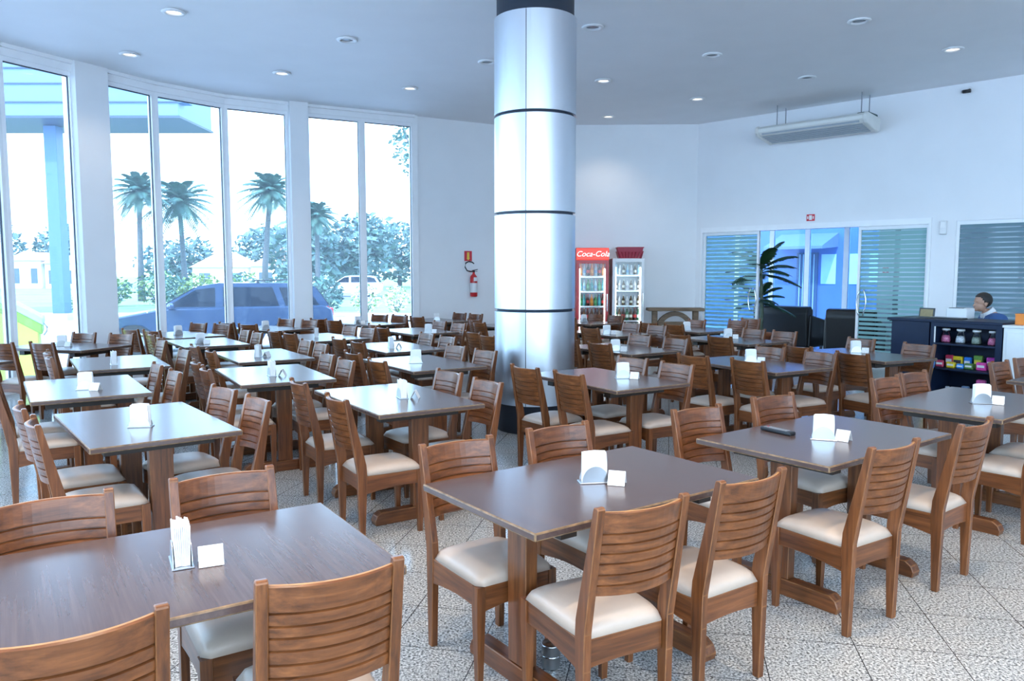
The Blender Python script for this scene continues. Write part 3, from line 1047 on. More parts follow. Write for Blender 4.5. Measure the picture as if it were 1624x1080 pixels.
m = MB(); m.box((L - .14, -.25, 4.245), (.20, .42, .06), 'ac_dark', 0, .02, 2); m.build('insulated_pipe', t)
m = MB(); m.box((L * .5, -.30, 4.228), (L - .5, .03, .025), 'grey_plastic'); m.build('rail', t)
for x in (.32, L - .16):
    for y in (-.12, -.46):
        m = MB(); m.cyl((x, y, (4.22 + CEIL) / 2), .008, CEIL - 4.22, 'grey_plastic', n=10); m.build('hanger_rod', t)

t = empty('security_camera', W(4.86, .0, 4.50), WANG, 'small white security camera high on the glazed wall near the ceiling', 'camera')
MB().cyl((0, -.012, 0), .035, .024, 'white_plastic', 'Y').build('wall_plate', t)
m = MB(); m.tube([(0, -.02, 0), (0, -.06, -.01), (0, -.08, -.03)], .010, 'grey_plastic'); m.build('arm', t)
m = MB(); m.cyl((-.02, -.10, -.045), .028, .11, 'black_plastic', 'X'); m.cyl((-.083, -.10, -.045), .022, .02, 'grey_plastic', 'X'); m.build('camera_body', t)

t = empty('exit_sign', W(2.37, .002, 2.56), WANG, 'small red sign with white figure above the sliding glass doors', 'sign')
MB().box((0, -.004, .06), (.15, .008, .12), 'sign_red', 0, .001, 1).build('panel', t)
m = MB(); m.box((0, -.0095, .06), (.055, .003, .085), 'paper'); m.box((.05, -.0095, .06), (.018, .003, .05), 'paper'); m.box((-.05, -.0095, .06), (.018, .003, .05), 'paper'); m.build('pictogram', t)

t = empty('door_sticker', W(3.04, -1.948, 1.60), WANG, 'small red square sticker with white mark on the lobby pier', 'sticker')
MB().box((0, -.003, .06), (.11, .004, .12), 'sign_red').build('panel', t)
m = MB(); m.cyl((0, -.0065, .06), .03, .003, 'paper', 'Y'); m.build('pictogram', t)

t = empty('emergency_light', W(4.58, .002, 2.24), WANG, 'white emergency light box at the top of the narrow wall by the counter', 'light box')
MB().box((0, -.03, .11), (.10, .06, .22), 'white_plastic', 0, .012, 2).build('housing', t)
m = MB(); m.box((0, -.062, .15), (.07, .006, .09), 'paper', 0, .002, 1); m.build('lens', t)

# fire extinguisher on the back wall
bd = Vector((-.22 + 1.89, 15.98 - 15.0, 0)).normalized()
bang = math.atan2(bd.y, bd.x)
def BW(px_, off, z):
    p = Vector((-1.89, 15.0, 0)) + bd * px_ + Vector((bd.y, -bd.x, 0)) * off
    return Vector((p.x, p.y, z))
t = empty('fire_extinguisher', BW(1.235, .004, 0), bang, 'red fire extinguisher with white label hung on the back wall by the column', 'fire extinguisher')
MB().lathe([(0, 1.14), (.065, 1.14), (.074, 1.155), (.074, 1.50), (.066, 1.545), (.035, 1.585), (.024, 1.60), (.024, 1.63), (0, 1.63)], 'red', (0, -.105, 0), n=28).build('cylinder', t)
MB().lathe([(.0748, 1.225), (.0752, 1.23), (.0752, 1.41), (.0748, 1.415)], 'white_plastic', (0, -.105, 0), n=28).build('paper_band', t)
m = MB(); m.box((0, -.182, 1.49), (.075, .003, .075), 'white_plastic', 0, 0); m.build('instruction_tag', t)
m = MB(); m.box((0, -.105, 1.645), (.035, .05, .035), 'black_plastic', 0, .006, 2); m.box((.03, -.105, 1.675), (.12, .022, .012), 'black_plastic', Matrix.Rotation(R(-12), 4, 'Y')); m.box((.03, -.105, 1.65), (.10, .022, .010), 'black_plastic'); m.build('valve_lever', t)
m = MB()
m.tube([(-.02, -.105, 1.645), (-.07, -.12, 1.64), (-.16, -.13, 1.66), (-.205, -.13, 1.73), (-.19, -.13, 1.81), (-.12, -.125, 1.845), (-.04, -.12, 1.83), (.0, -.12, 1.80)], .012, 'black_plastic', n=10)
m.build('hose', t)
m = MB(); m.box((0, -.016, 1.50), (.06, .032, .05), 'grey_plastic'); m.build('wall_bracket', t)

t = empty('extinguisher_sign', BW(1.165, .0, 1.87), bang, 'red and yellow fire point sign on the wall above the extinguisher', 'sign')
MB().box((0, -.005, .085), (.17, .006, .20), 'sign_red', 0, .001, 1).build('panel', t)
m = MB(); m.box((.0, -.0098, .10), (.05, .003, .12), 'yellow'); m.prism([(-.04, .045), (.04, .045), (0, -.005)], 'Y', -.011, -.0085, 'yellow'); m.build('arrow', t)

# ---------------------------------------------------------------- drink fridges
def text_mesh(txt, size, depth, mat, shear=0.):
    cu = bpy.data.curves.new('writing', 'FONT')
    cu.body = txt; cu.size = size; cu.extrude = depth; cu.shear = shear
    cu.align_x = 'CENTER'; cu.align_y = 'CENTER'
    o = bpy.data.objects.new('writing', cu)
    COL.objects.link(o)
    dg = bpy.context.evaluated_depsgraph_get()
    me = bpy.data.meshes.new_from_object(o.evaluated_get(dg))
    bpy.data.objects.remove(o)
    me.materials.clear(); me.materials.append(M[mat])
    return me

BOT = {'cola': ((.05, .012, .01), (.55, .03, .03)), 'lime_soda': ((.05, .28, .10), (.10, .42, .18)), 'orange_soda': ((.75, .25, .03), (.8, .35, .05)),
       'water': ((.42, .66, .74), (.2, .45, .7)), 'teal': ((.05, .38, .40), (.08, .45, .48)), 'beer': ((.09, .045, .015), (.75, .72, .6)), 'green_glass': ((.03, .13, .06), (.7, .72, .65)), 'white_can': ((.75, .75, .76), (.5, .5, .55))}
for k_, (c1, c2) in BOT.items():
    M['b_' + k_] = plain('bottle ' + k_, c1, .12, coat=.4)
    M['l_' + k_] = plain('bottle band ' + k_, c2, .5)
def bottle_proto(kind, h, r):
    b, l = 'b_' + kind, 'l_' + kind
    m = MB()
    m.lathe([(0, 0), (r * .9, 0), (r, .012), (r, h * .28), (r * 1.015, h * .285), (r * 1.015, h * .50), (r, h * .505), (r, h * .58), (r * .42, h * .80), (r * .34, h * .93), (r * .42, h * .935), (r * .42, h), (0, h)],
            b, n=14, mats=[b, b, b, l, l, l, b, b, b, b, l, l])
    return m
PROTO = {}
def bottle(kind, h, r, loc, label, group):
    k_ = (kind, h, r)
    if k_ not in PROTO:
        o = bottle_proto(kind, h, r).build('drink_bottle', loc=loc)
        PROTO[k_] = o
    else:
        o = PROTO[k_].copy(); COL.objects.link(o); o.location = loc
    tag(o, label, 'bottle', group)

M['tube_lamp'] = plain('fridge lamp tube', (.9, .95, 1), .3, emit=((.85, .95, 1), 3.2))
def fridge(loc, w, d, h, body, label, header=0.):
    t = empty('drink_fridge', loc, R(-1.9), label, 'fridge')
    m = MB()
    z1 = h - header
    m.box((-w / 2 + .03, 0, h / 2), (.06, d, h - .06), body, 0, .004, 1)
    m.box((w / 2 - .03, 0, h / 2), (.06, d, h - .06), body, 0, .004, 1)
    m.box((0, d / 2 - .03, h / 2), (w - .12, .06, h - .06), body)
    m.box((0, 0, h - .03), (w, d, .06), body, 0, .004, 1)
    m.box((0, 0, .14), (w - .12, d, .26), body)
    m.build('cabinet', t)
    m = MB(); m.box((0, d / 2 - .068, h / 2), (w - .13, .012, h - .4), 'white_plastic'); m.build('inner_liner', t)
    for x in (-1, 1):
        MB().box((x * (w / 2 - .07), 0, .012), (.05, d - .1, .024), 'black_plastic').build('foot', t)
    for x in (-1, 1):
        MB().cyl((x * (w / 2 - .075), -d / 2 + .05, z1 * .55), .009, z1 * .72, 'tube_lamp', n=10).build('lamp_tube', t)
    sh = []
    for q in range(5):
        z = .34 + q * (z1 - .50) / 4.6
        sh.append(z)
        b = MB(); b.box((0, .0, z), (w - .125, d - .16, .012), 'chrome'); b.box((0, -d / 2 + .085, z + .012), (w - .125, .008, .03), 'white_plastic'); b.build('wire_shelf', t)
    door = MB()
    dy = -d / 2 - .022
    for x in (-1, 1):
        door.box((x * (w / 2 - .03), dy, (.28 + z1) / 2), (.06, .04, z1 - .28), body, 0, .004, 1)
    door.box((0, dy, z1 - .035), (w - .12, .04, .07), body)
    door.box((0, dy, .31), (w - .12, .04, .06), body)
    dr = door.build('door', t)
    MB().box((0, dy, (.34 + z1 - .07) / 2), (w - .12, .010, z1 - .41), 'clear').build('door_glass', dr)
    m = MB(); m.box((w / 2 - .03, dy - .035, z1 * .55), (.022, .03, .35), 'chrome', 0, .006, 2); m.build('handle', dr)
    return t, sh

F1, F2 = (1.60, 15.60, 0), (2.31, 15.60, 0)
f1, sh1 = fridge(F1, .64, .60, 2.11, 'red', 'red glass-door drink fridge with lit header beside the steel column', .24)
m = MB(); m.box((0, -.325, 1.985), (.64, .05, .23), 'cola_red', 0, .012, 2); hd = m.build('header_sign', f1)
me = text_mesh('Coca-Cola', .15, .003, 'cola_white', .32)
o = bpy.data.objects.new('header_lettering', me); COL.objects.link(o); o.parent = hd; o.location = (0, -.353, 1.985); o.rotation_euler = (PI / 2, 0, 0)
f2, sh2 = fridge(F2, .63, .60, 1.90, 'white_plastic', 'white glass-door drink fridge carrying a maroon crate on the back wall')
lev = ['bottom', 'second lowest', 'middle', 'second highest', 'top']
kinds1 = [['cola'], ['cola', 'beer'], ['lime_soda', 'teal', 'cola', 'orange_soda'], ['teal', 'water', 'lime_soda'], ['orange_soda', 'water', 'cola']]
kinds2 = [['beer', 'green_glass'], ['green_glass', 'beer', 'cola'], ['beer', 'white_can'], ['beer', 'white_can'], ['water', 'white_can', 'beer']]
for fi, (F_, sh, kinds, nm) in enumerate(((F1, sh1, kinds1, 'red'), (F2, sh2, kinds2, 'white'))):
    for q, z in enumerate(sh):
        for i in range(7):
            kd = kinds[q][i % len(kinds[q])]
            h, r = ((.25, .032) if q in (0, 2, 3) else (.27, .034))
            if fi == 1:
                h, r = ((.22, .030) if q > 1 else (.27, .034))
            a = R(-1.9)
            lx, ly = -.222 + .074 * i, -.16
            bottle(kd, h, r, (F_[0] + lx * math.cos(a) - ly * math.sin(a), F_[1] + lx * math.sin(a) + ly * math.cos(a), z + .006),
                   '%s drink bottle on the %s shelf of the %s fridge' % ({'cola': 'dark cola', 'lime_soda': 'green', 'orange_soda': 'orange', 'water': 'clear pale', 'teal': 'teal', 'beer': 'brown', 'green_glass': 'dark green', 'white_can': 'white'}[kd], lev[q], nm), 'bottles on the %s shelf of the %s fridge, %s' % (lev[q], nm, kd))

t = empty('plastic_crate', (2.35, 15.50, 1.901), R(-1.9), 'maroon plastic crate standing on top of the white fridge', 'crate')
m = MB()
for sx in (-1, 1):
    m.prism([(-.13 , 0), (.13, 0), (.175, .20), (-.175, .20)], 'X', sx * .19 - .006, sx * .19 + .006, 'maroon', mtx=Matrix.Translation((sx * .02, 0, .0)) @ Matrix.Rotation(sx * R(15), 4, 'Y'))
for sy in (-1, 1):
    for i in range(7):
        x = -.195 + .065 * i
        m.prism([(x * .86 - .016, .012), (x * .86 + .016, .012), (x * 1.12 + .02, .15), (x * 1.12 - .02, .15)], 'Y', -.005, .005, 'maroon', mtx=Matrix.Translation((0, sy * .145, 0)) @ Matrix.Rotation(-sy * R(10), 4, 'X'))
    m.prism([(-.235, .13), (.235, .13), (.25, .215), (-.25, .215)], 'Y', -.006, .006, 'maroon', mtx=Matrix.Translation((0, sy * .157, 0)) @ Matrix.Rotation(-sy * R(7), 4, 'X'))
m.box((0, 0, .008), (.37, .28, .014), 'maroon')
m.build('basket', t)
m = MB()
for sy in (-1, 1):
    m.box((0, sy * .184, .216), (.53, .022, .018), 'maroon', 0, .004, 1)
for sx in (-1, 1):
    m.box((sx * .254, 0, .216), (.022, .36, .018), 'maroon', 0, .004, 1)
m.build('rim', t)

# rustic trestle console in the corner
t = empty('rustic_console', (3.22, 15.22, 0), R(-2), 'long rustic wooden console with arched brace in the corner beyond the fridges', 'console table')
MB().box((0, 0, .90), (1.10, .38, .06), 'rustic_x', 0, .015, 2).build('plank_top', t)
for sx in (-1, 1):
    m = MB(); m.box((sx * .40, 0, .435), (.10, .14, .87), 'rustic_x', 0, .01, 1); m.build('leg', t)
m = MB()
n = 16
pts = [(.40 * math.cos(PI * k / n), .42 + .44 * math.sin(PI * k / n)) for k in range(n + 1)] + [(.30 * math.cos(PI * k / n), .42 + .35 * math.sin(PI * k / n)) for k in range(n, -1, -1)]
for k in range(n):
    m.prism([pts[k], pts[k + 1], pts[2 * n - k], pts[2 * n + 1 - k]], 'Y', -.05, .05, 'rustic_x')
bmesh.ops.remove_doubles(m.bm, verts=m.bm.verts[:], dist=.0005)
m.build('arched_brace', t)
m = MB(); m.box((0, 0, .62), (.72, .06, .07), 'rustic_x', 0, .006, 1); m.build('stretcher', t)

# ---------------------------------------------------------------- lobby furniture
def sofa(loc, rz, wdt, label):
    t = empty('black_armchair', loc, rz, label, 'armchair')
    MB().box((0, 0, .24), (wdt, .78, .24), 'black_leather', 0, .04, 3).build('seat_base', t)
    MB().box((0, .05, .41), (wdt - .36, .62, .13), 'black_leather', 0, .045, 3).build('seat_cushion', t)
    MB().prism([(-.42, .12), (-.24, .12), (-.22, .88), (-.30, .95), (-.44, .93), (-.47, .80)], 'X', -wdt / 2 + .04, wdt / 2 - .04, 'black_leather', .035, 3).build('backrest', t)
    for sx in (-1, 1):
        MB().prism([(-.40, .12), (.38, .12), (.40, .55), (.33, .64), (-.36, .78)], 'X', sx * (wdt / 2 - .08) - .08, sx * (wdt / 2 - .08) + .08, 'black_leather', .035, 3).build('arm', t)
    for sx in (-1, 1):
        for sy in (-1, 1):
            MB().box((sx * (wdt / 2 - .12), sy * .28, .06), (.06, .06, .12), 'chrome').build('leg', t)
sofa(W(1.30, -1.65), WANG + R(-6), 1.32, 'wide black leather armchair seen from behind beside the palm')
sofa(W(2.80, -1.15), WANG + R(8), .95, 'black leather armchair standing half behind the striped door')

t = empty('potted_palm', W(1.14, -.62), 0, 'tall potted palm with dark fronds inside the lobby doorway', 'plant')
MB().lathe([(0, .002), (.15, .002), (.17, .02), (.215, .36), (.235, .37), (.235, .42), (.205, .42), (.19, .37), (0, .37)], 'terracotta', n=32).build('pot', t)
MB().lathe([(0, .381), (.19, .381), (.192, .372)], 'soil', n=24).build('soil', t)
def frond(parent, base, direc, length, droop, wid, mat, n=16, name='frond'):
    m = MB()
    d = Vector(direc).normalized()
    hd = Vector((d.x, d.y, 0)); hd = hd.normalized() if hd.length > .01 else Vector((1, 0, 0))
    pts = []
    for i in range(n + 1):
        f = i / n
        pts.append(Vector(base) + d * length * f - Vector((0, 0, droop * length * f * f)))
    m.tube(pts, .010, mat, n=6, radii=[.012 * (1 - .85 * i / n) * (length / 1.0) ** .5 for i in range(n + 1)])
    side = d.cross(Vector((0, 0, 1)))
    side = side.normalized() if side.length > .01 else Vector((0, 1, 0))
    j = m.slot(mat)
    for i in range(2, n + 1):
        f = i / n
        l = wid * (1 - abs(f - .45) ** 1.6 * 1.5) * random.uniform(.85, 1.1)
        tdir = (pts[i] - pts[i - 1]).normalized()
        for sg in (-1, 1):
            tip = pts[i] + side * sg * l * .8 + tdir * l * .62 - Vector((0, 0, l * .38))
            wv = tdir * .030 * (length / 1.0) ** .5
            mid = (pts[i] + tip) / 2 + Vector((0, 0, l * .08))
            v = [m.bm.verts.new(q) for q in (pts[i] - wv * .5, mid - wv, tip, mid + wv, pts[i] + wv * .5)]
            m.bm.faces.new(v).material_index = j
    return m.build(name, parent)
m = MB()
m.tube([(0, 0, .37), (.02, .01, .8), (.0, .0, 1.25), (-.02, .0, 1.6), (0, 0, 1.9)], .03, 'palm_stem', n=10, radii=[.045, .04, .034, .03, .02])
m.build('stem', t)
m = MB()
m.tube([(-.05, .05, .37), (-.08, .06, .8), (-.04, .05, 1.15)], .02, 'palm_stem', n=8, radii=[.026, .022, .014])
m.build('stem', t)
for i in range(15):
    a = i * 2.4
    el = R(64 - 4.6 * i)
    frond(t, (0, 0, 1.78 - .016 * i), (math.cos(a) * math.cos(el), math.sin(a) * math.cos(el), math.sin(el)), .82 * random.uniform(.85, 1.1), .36, .22, 'palm_leaf', 20)
for i in range(11):
    a = i * 2.4 + .7
    el = R(56 - 5.6 * i)
    frond(t, (-.04, .05, 1.14 - .012 * i), (math.cos(a) * math.cos(el), math.sin(a) * math.cos(el), math.sin(el)), .62 * random.uniform(.85, 1.1), .34, .20, 'palm_leaf', 18)

# ---------------------------------------------------------------- cash counter
CA = Vector((5.2, 10.3, 0))
CDIR = Vector((.546268, -.837611, 0))
CANG = math.atan2(CDIR.y, CDIR.x)
def K(tpos, off, z):                       # along the counter, out towards the room, up
    p = CA + CDIR * tpos + Vector((-.837611, -.546268, 0)) * off
    return Vector((p.x, p.y, z))
t = empty('cash_counter', K(0, 0, 0), CANG, 'dark navy cash counter with open sweet shelves facing the tables', 'counter')
# local: x along, -y towards the room
MB().box((.25, -.01, .50), (.50, .38, 1.0), 'navy', 0, .003, 1).build('panel_block', t)
m = MB()
m.box((.55, 0, .50), (.04, .44, 1.0), 'navy'); m.box((1.335, 0, .50), (.07, .44, 1.0), 'navy'); m.box((.9425, .21, .50), (.745, .02, 1.0), 'navy')
m.box((.9425, 0, .975), (.745, .44, .05), 'navy'); m.box((.9425, 0, .06), (.745, .44, .12), 'navy')
m.build('display_carcass', t)
for z in (.42, .735):
    MB().box((.9425, -.005, z), (.745, .42, .022), 'navy').build('shelf', t)
MB().box((.66, .10, 1.018), (1.42, .66, .034), 'navy', 0, .004, 1).build('worktop', t)
MB().box((.576, -.205, .76), (.012, .014, .40), 'paper').build('price_strip', t)
MB().prism([(-.26, .99), (.14, .99), (.14, 1.0), (-.26, 1.0)], 'X', 0, .001, 'navy').build('edge_band', t)

t = empty('white_cabinet', K(1.375, .0, 0), CANG, 'pale grey cabinet joined to the end of the navy counter', 'cabinet')
MB().box((.36, .06, .49), (.70, .56, .98), 'white_plastic', 0, .004, 1).build('body', t)
MB().box((.36, .06, .995), (.72, .60, .03), 'white_plastic', 0, .004, 1).build('top', t)
MB().box((.36, -.225, .50), (.62, .012, .86), 'white_plastic', 0, .003, 1).build('door', t)

def jar(tp, lab, fill):
    t = empty('sweet_jar', K(tp, .06, .747), 0, lab, 'jar', 'sweet jars on the top shelf')
    MB().lathe([(0, .001), (.052, .001), (.060, .012), (.058, .055), (.040, .115), (.034, .13), (.034, .15)], 'clear', n=22).build('glass_body', t)
    MB().lathe([(0, .004), (.050, .004), (.055, .012), (.053, .05), (.044, .085), (0, .092)], fill, n=22).build('sweets', t)
    MB().lathe([(0, .150), (.045, .150), (.047, .155), (.047, .172), (.043, .176), (0, .176)], 'white_plastic', n=22).build('lid', t)
M['sw_pink'] = plain('pink sweets', (.62, .16, .30), .4, noise=.5, nscale=70)
M['sw_white'] = plain('white and silver sweets', (.55, .56, .60), .35, noise=.5, nscale=80)
M['sw_olive'] = plain('pale green sweets', (.25, .30, .24), .4, noise=.5, nscale=80)
jar(.64, 'glass jar of pink sweets next to the white strip on the counter shelf', 'sw_pink')
jar(.82, 'glass jar of white sweets, second from the white strip', 'sw_white')
jar(1.01, 'glass jar of pale green sweets, third from the white strip', 'sw_olive')
jar(1.20, 'glass jar of pink sweets at the far end from the white strip', 'sw_pink')

def pack(tp, off, z, w, h, d, col, lab, tilt=0., cat='sweet packet', name='sweet_packet', band=None):
    key = 'pk_%d' % int(1e6 * (col[0] + 2 * col[1] + 5 * col[2]))
    if key not in M:
        M[key] = plain('printed packet ' + key, col, .3, noise=.25, nscale=40)
    t = empty(name, K(tp, off, z), CANG + tilt, lab, cat, 'sweet packets on the counter shelves')
    m = MB()
    m.prism([(-w / 2, 0), (w / 2, 0), (w / 2 * .96, h * .5), (w / 2, h), (-w / 2, h), (-w / 2 * .96, h * .5)], 'Y', -d / 2, d / 2, key, d * .3, 2)
    m.build('wrapper', t)
    kb = 'pkb_%s' % (band or 'paper')
    if kb not in M:
        M[kb] = plain(kb, {'paper': (.8, .8, .78), 'dark': (.05, .04, .05), 'yel': (.8, .62, .05), 'rd': (.6, .05, .06)}[band or 'paper'], .4)
    m = MB(); m.box((0, -d / 2 - .0005, h * .52), (w * .7, .003, h * .3), kb); m.build('printed_panel', t)
PK = [(.60, .10, .432, .10, .085, (.55, .05, .12), 'red sweet packet at the white-strip end of the middle shelf', .2, 'paper'),
      (.66, -.02, .432, .10, .15, (.50, .03, .08), 'dark red sweet packet standing behind the red one', 0, 'paper'),
      (.74, .10, .432, .11, .075, (.85, .62, .03), 'low yellow sweet box beside the red packet', 0, 'paper'),
      (.76, -.03, .432, .13, .14, (.80, .58, .02), 'tall yellow sweet packet standing behind the low yellow box', 0, 'dark'),
      (.85, .09, .432, .09, .06, (.05, .30, .80), 'low blue sweet packet beside the yellow box', .1, 'paper'),
      (.885, -.02, .432, .09, .14, (.03, .22, .75), 'tall blue sweet packet in the middle of the shelf', 0, 'paper'),
      (.955, .09, .432, .11, .075, (.10, .22, .06), 'green and white sweet packet in the middle of the shelf', 0, 'paper'),
      (1.0, -.04, .432, .11, .17, (.14, .30, .05), 'tall green and yellow packet in the middle of the shelf', 0, 'yel'),
      (1.10, .09, .432, .12, .10, (.72, .06, .34), 'bright pink sweet packet toward the grey cabinet', 0, 'paper'),
      (1.16, -.02, .432, .11, .16, (.60, .06, .42), 'tall magenta sweet packet behind the bright pink one', .1, 'paper'),
      (1.245, .06, .432, .11, .13, (.65, .16, .04), 'orange and red packet at the grey cabinet end of the shelf', 0, 'rd')]
for q in PK:
    pack(q[0], q[1], q[2], q[3], q[4], .05, q[5], q[6], q[7], band=q[8])
pack(.70, .08, .122, .05, .07, .04, (.55, .57, .60), 'small silver packet on the bottom shelf of the counter', .3)
pack(.93, .10, .122, .09, .10, .05, (.15, .25, .42), 'small blue grey packet on the bottom shelf of the counter', 0)
pack(1.11, .10, .122, .11, .20, .06, (.60, .10, .32), 'pink and purple packet standing on the bottom shelf', 0, band='dark')

t = empty('party_cup', K(.565, .34, .002), 0, 'tall orange and green paper cup with blue top standing against the counter', 'cup')
M['cup_or'] = plain('orange paper', (.80, .38, .05), .5); M['cup_gr'] = plain('lime paper', (.45, .60, .10), .5); M['cup_bl'] = plain('blue film', (.08, .28, .65), .4, noise=.5, nscale=30)
MB().lathe([(0, .15), (.04, .15), (.05, .25), (.075, .42), (.08, .43)], 'cup_or', n=20, mats=['cup_gr', 'cup_gr', 'cup_or', 'cup_or']).build('cup_body', t)
MB().lathe([(.08, .43), (.095, .50), (.06, .56), (.02, .60), (0, .60)], 'cup_bl', n=20).build('ribbon_top', t)
MB().lathe([(0, 0), (.07, 0), (.07, .012), (.012, .02), (.012, .15), (0, .15)], 'black_plastic', n=20).build('stand', t)

M['beige'] = plain('beige card', (.30, .23, .11), .6, noise=.15, nscale=30)
t = empty('framed_notice', K(.33, -.04, 1.035), CANG, 'small dark-framed beige notice standing on the navy counter', 'notice')
MB().box((0, 0, .065), (.20, .014, .13), 'black_plastic', Matrix.Rotation(R(-8), 4, 'X')).build('frame', t)
m = MB(); m.box((0, -.009, .066), (.165, .003, .095), 'beige', Matrix.Rotation(R(-8), 4, 'X')); m.build('card', t)
t = empty('receipt_printer', K(.66, -.22, 1.035), CANG, 'white boxy receipt printer on the counter before the seated man', 'printer')
MB().box((0, 0, .07), (.26, .22, .14), 'white_plastic', 0, .02, 2).build('case', t)
MB().box((0, -.08, .139), (.18, .05, .006), 'black_plastic').build('paper_slot', t)
t = empty('keyboard', K(.62, -.01, 1.0355), CANG, 'slim black keyboard lying on the navy counter by the printer', 'keyboard')
MB().box((0, 0, .010), (.42, .12, .018), 'black_plastic', 0, .004, 1).build('tray', t)
m = MB()
for i in range(14):
    for j in range(4):
        m.box((-.19 + .029 * i, -.042 + .028 * j, .0205), (.022, .021, .005), 'grey_plastic')
m.build('key_field', t)
t = empty('orange_box', K(1.52, -.02, 1.0115), CANG, 'bright orange box standing on the pale grey cabinet', 'box')
M['orange'] = plain('orange card', (.85, .25, .03), .5)
MB().box((0, 0, .06), (.20, .12, .12), 'orange', 0, .004, 1).build('body', t)
MB().box((0, 0, .122), (.206, .126, .014), 'orange', 0, .003, 1).build('lid', t)
# ---------------------------------------------------------------- the seated man behind the counter
def skin_part(verts, edges, radii, root=0, sub=2):
    me = bpy.data.meshes.new('skin_tmp')
    me.from_pydata([Vector(v) for v in verts], edges, [])
    o = bpy.data.objects.new('skin_tmp', me)
    COL.objects.link(o)
    sk = o.modifiers.new('skin', 'SKIN')
    sk.use_smooth_shade = True
    for i, r in enumerate(radii):
        o.data.skin_vertices[0].data[i].radius = (r, r) if not isinstance(r, tuple) else r
        o.data.skin_vertices[0].data[i].use_root = (i == root)
    sb = o.modifiers.new('sub', 'SUBSURF'); sb.levels = sub; sb.render_levels = sub
    dg = bpy.context.evaluated_depsgraph_get()
    res = bpy.data.meshes.new_from_object(o.evaluated_get(dg))
    bpy.data.objects.remove(o)
    return res

def fuse(meshes, extra, voxel, name, mat, parent, smooth=6):
    """melts shapes into one continuous surface"""
    bm = bmesh.new()
    for me in meshes:
        bm.from_mesh(me)
    if extra:
        tmp = bpy.data.meshes.new('extra_tmp')
        extra.bm.to_mesh(tmp)
        bm.from_mesh(tmp)
    me = bpy.data.meshes.new(name)
    bm.to_mesh(me); bm.free()
    o = bpy.data.objects.new(name, me)
    COL.objects.link(o)
    rm = o.modifiers.new('remesh', 'REMESH'); rm.mode = 'VOXEL'; rm.voxel_size = voxel; rm.use_smooth_shade = True
    sm = o.modifiers.new('smooth', 'SMOOTH'); sm.iterations = smooth; sm.factor = .4
    dg = bpy.context.evaluated_depsgraph_get()
    res = bpy.data.meshes.new_from_object(o.evaluated_get(dg))
    res.name = name
    bpy.data.objects.remove(o)
    res.materials.clear(); res.materials.append(M[mat])
    for p in res.polygons:
        p.use_smooth = True
    ob = bpy.data.objects.new(name, res)
    COL.objects.link(ob)
    if parent:
        ob.parent = parent
    return ob

man = empty('person', (6.15, 10.05, 0), R(80), 'person in blue jacket and white collar sitting behind the navy counter, facing the printer', 'person')
V = [(0, -.03, .55), (0, -.07, .72), (0, -.11, .92), (0, -.105, 1.04), (0, -.055, 1.10), (0, .0, 1.14),
     (.16, -.125, 1.035), (.235, -.02, .80), (.135, .23, .66), (-.16, -.125, 1.035), (-.235, -.02, .80), (-.135, .23, .66),
     (.095, .04, .53), (.115, .42, .52), (.115, .40, .12), (-.095, .04, .53), (-.115, .42, .52), (-.115, .40, .12)]
Ed = [(0, 1), (1, 2), (2, 3), (3, 4), (4, 5), (3, 6), (6, 7), (7, 8), (3, 9), (9, 10), (10, 11), (0, 12), (12, 13), (13, 14), (0, 15), (15, 16), (16, 17)]
Rd = [.13, .125, .135, .085, .056, .054, .06, .043, .028, .06, .043, .028, .085, .058, .04, .085, .058, .04]
bodym = skin_part(V, Ed, Rd)
hx = MB()
hx.sphere((0, .010, 1.262), (.156, .196, .190), 'skin', 28)            # skull
hx.sphere((0, .040, 1.190), (.122, .136, .150), 'skin', 24)            # lower face
hx.sphere((0, .086, 1.142), (.060, .050, .046), 'skin', 16)            # chin
hx.prism([(.100, 1.238), (.132, 1.192), (.128, 1.184), (.098, 1.182)], 'X', -.014, .014, 'skin', .004, 2)     # nose
hx.sphere((0, .112, 1.166), (.048, .022, .010), 'skin', 12)
hx.sphere((0, .111, 1.156), (.044, .022, .011), 'skin', 12)
for sx in (-1, 1):
    hx.sphere((sx * .079, .004, 1.215), (.022, .042, .064), 'skin', 14)  # ear
    hx.sphere((sx * .034, .100, 1.246), (.050, .018, .012), 'skin', 12)  # brow
    # palm and five fingers lying on the thigh
    hx.sphere((sx * .120, .296, .618), (.078, .100, .030), 'skin', 14)
    for q, (fx, ln) in enumerate(((-.030, .066), (-.010, .076), (.010, .072), (.029, .056))):
        x0 = sx * .120 + fx
        hx.tube([(x0, .330, .622), (x0 * 1.0, .330 + ln * .5, .618), (x0, .330 + ln, .604)], .0085, 'skin', 8)
    hx.tube([(sx * .085, .275, .618), (sx * .066, .305, .616), (sx * .062, .335, .608)], .0095, 'skin', 8)
body = fuse([bodym], hx, .0065, 'body', 'skin', man, 5)
for sx in (-1, 1):
    e = MB(); e.sphere((sx * .033, .099, 1.226), (.022, .012, .010), 'eye_white', 12); eo = e.build('eye', man)
    MB().sphere((sx * .033, .1046, 1.226), (.009, .005, .009), 'hair', 10).build('iris', eo)
e = MB(); e.box((0, .1215, 1.161), (.040, .004, .004), 'lip'); e.build('mouth_line', man)
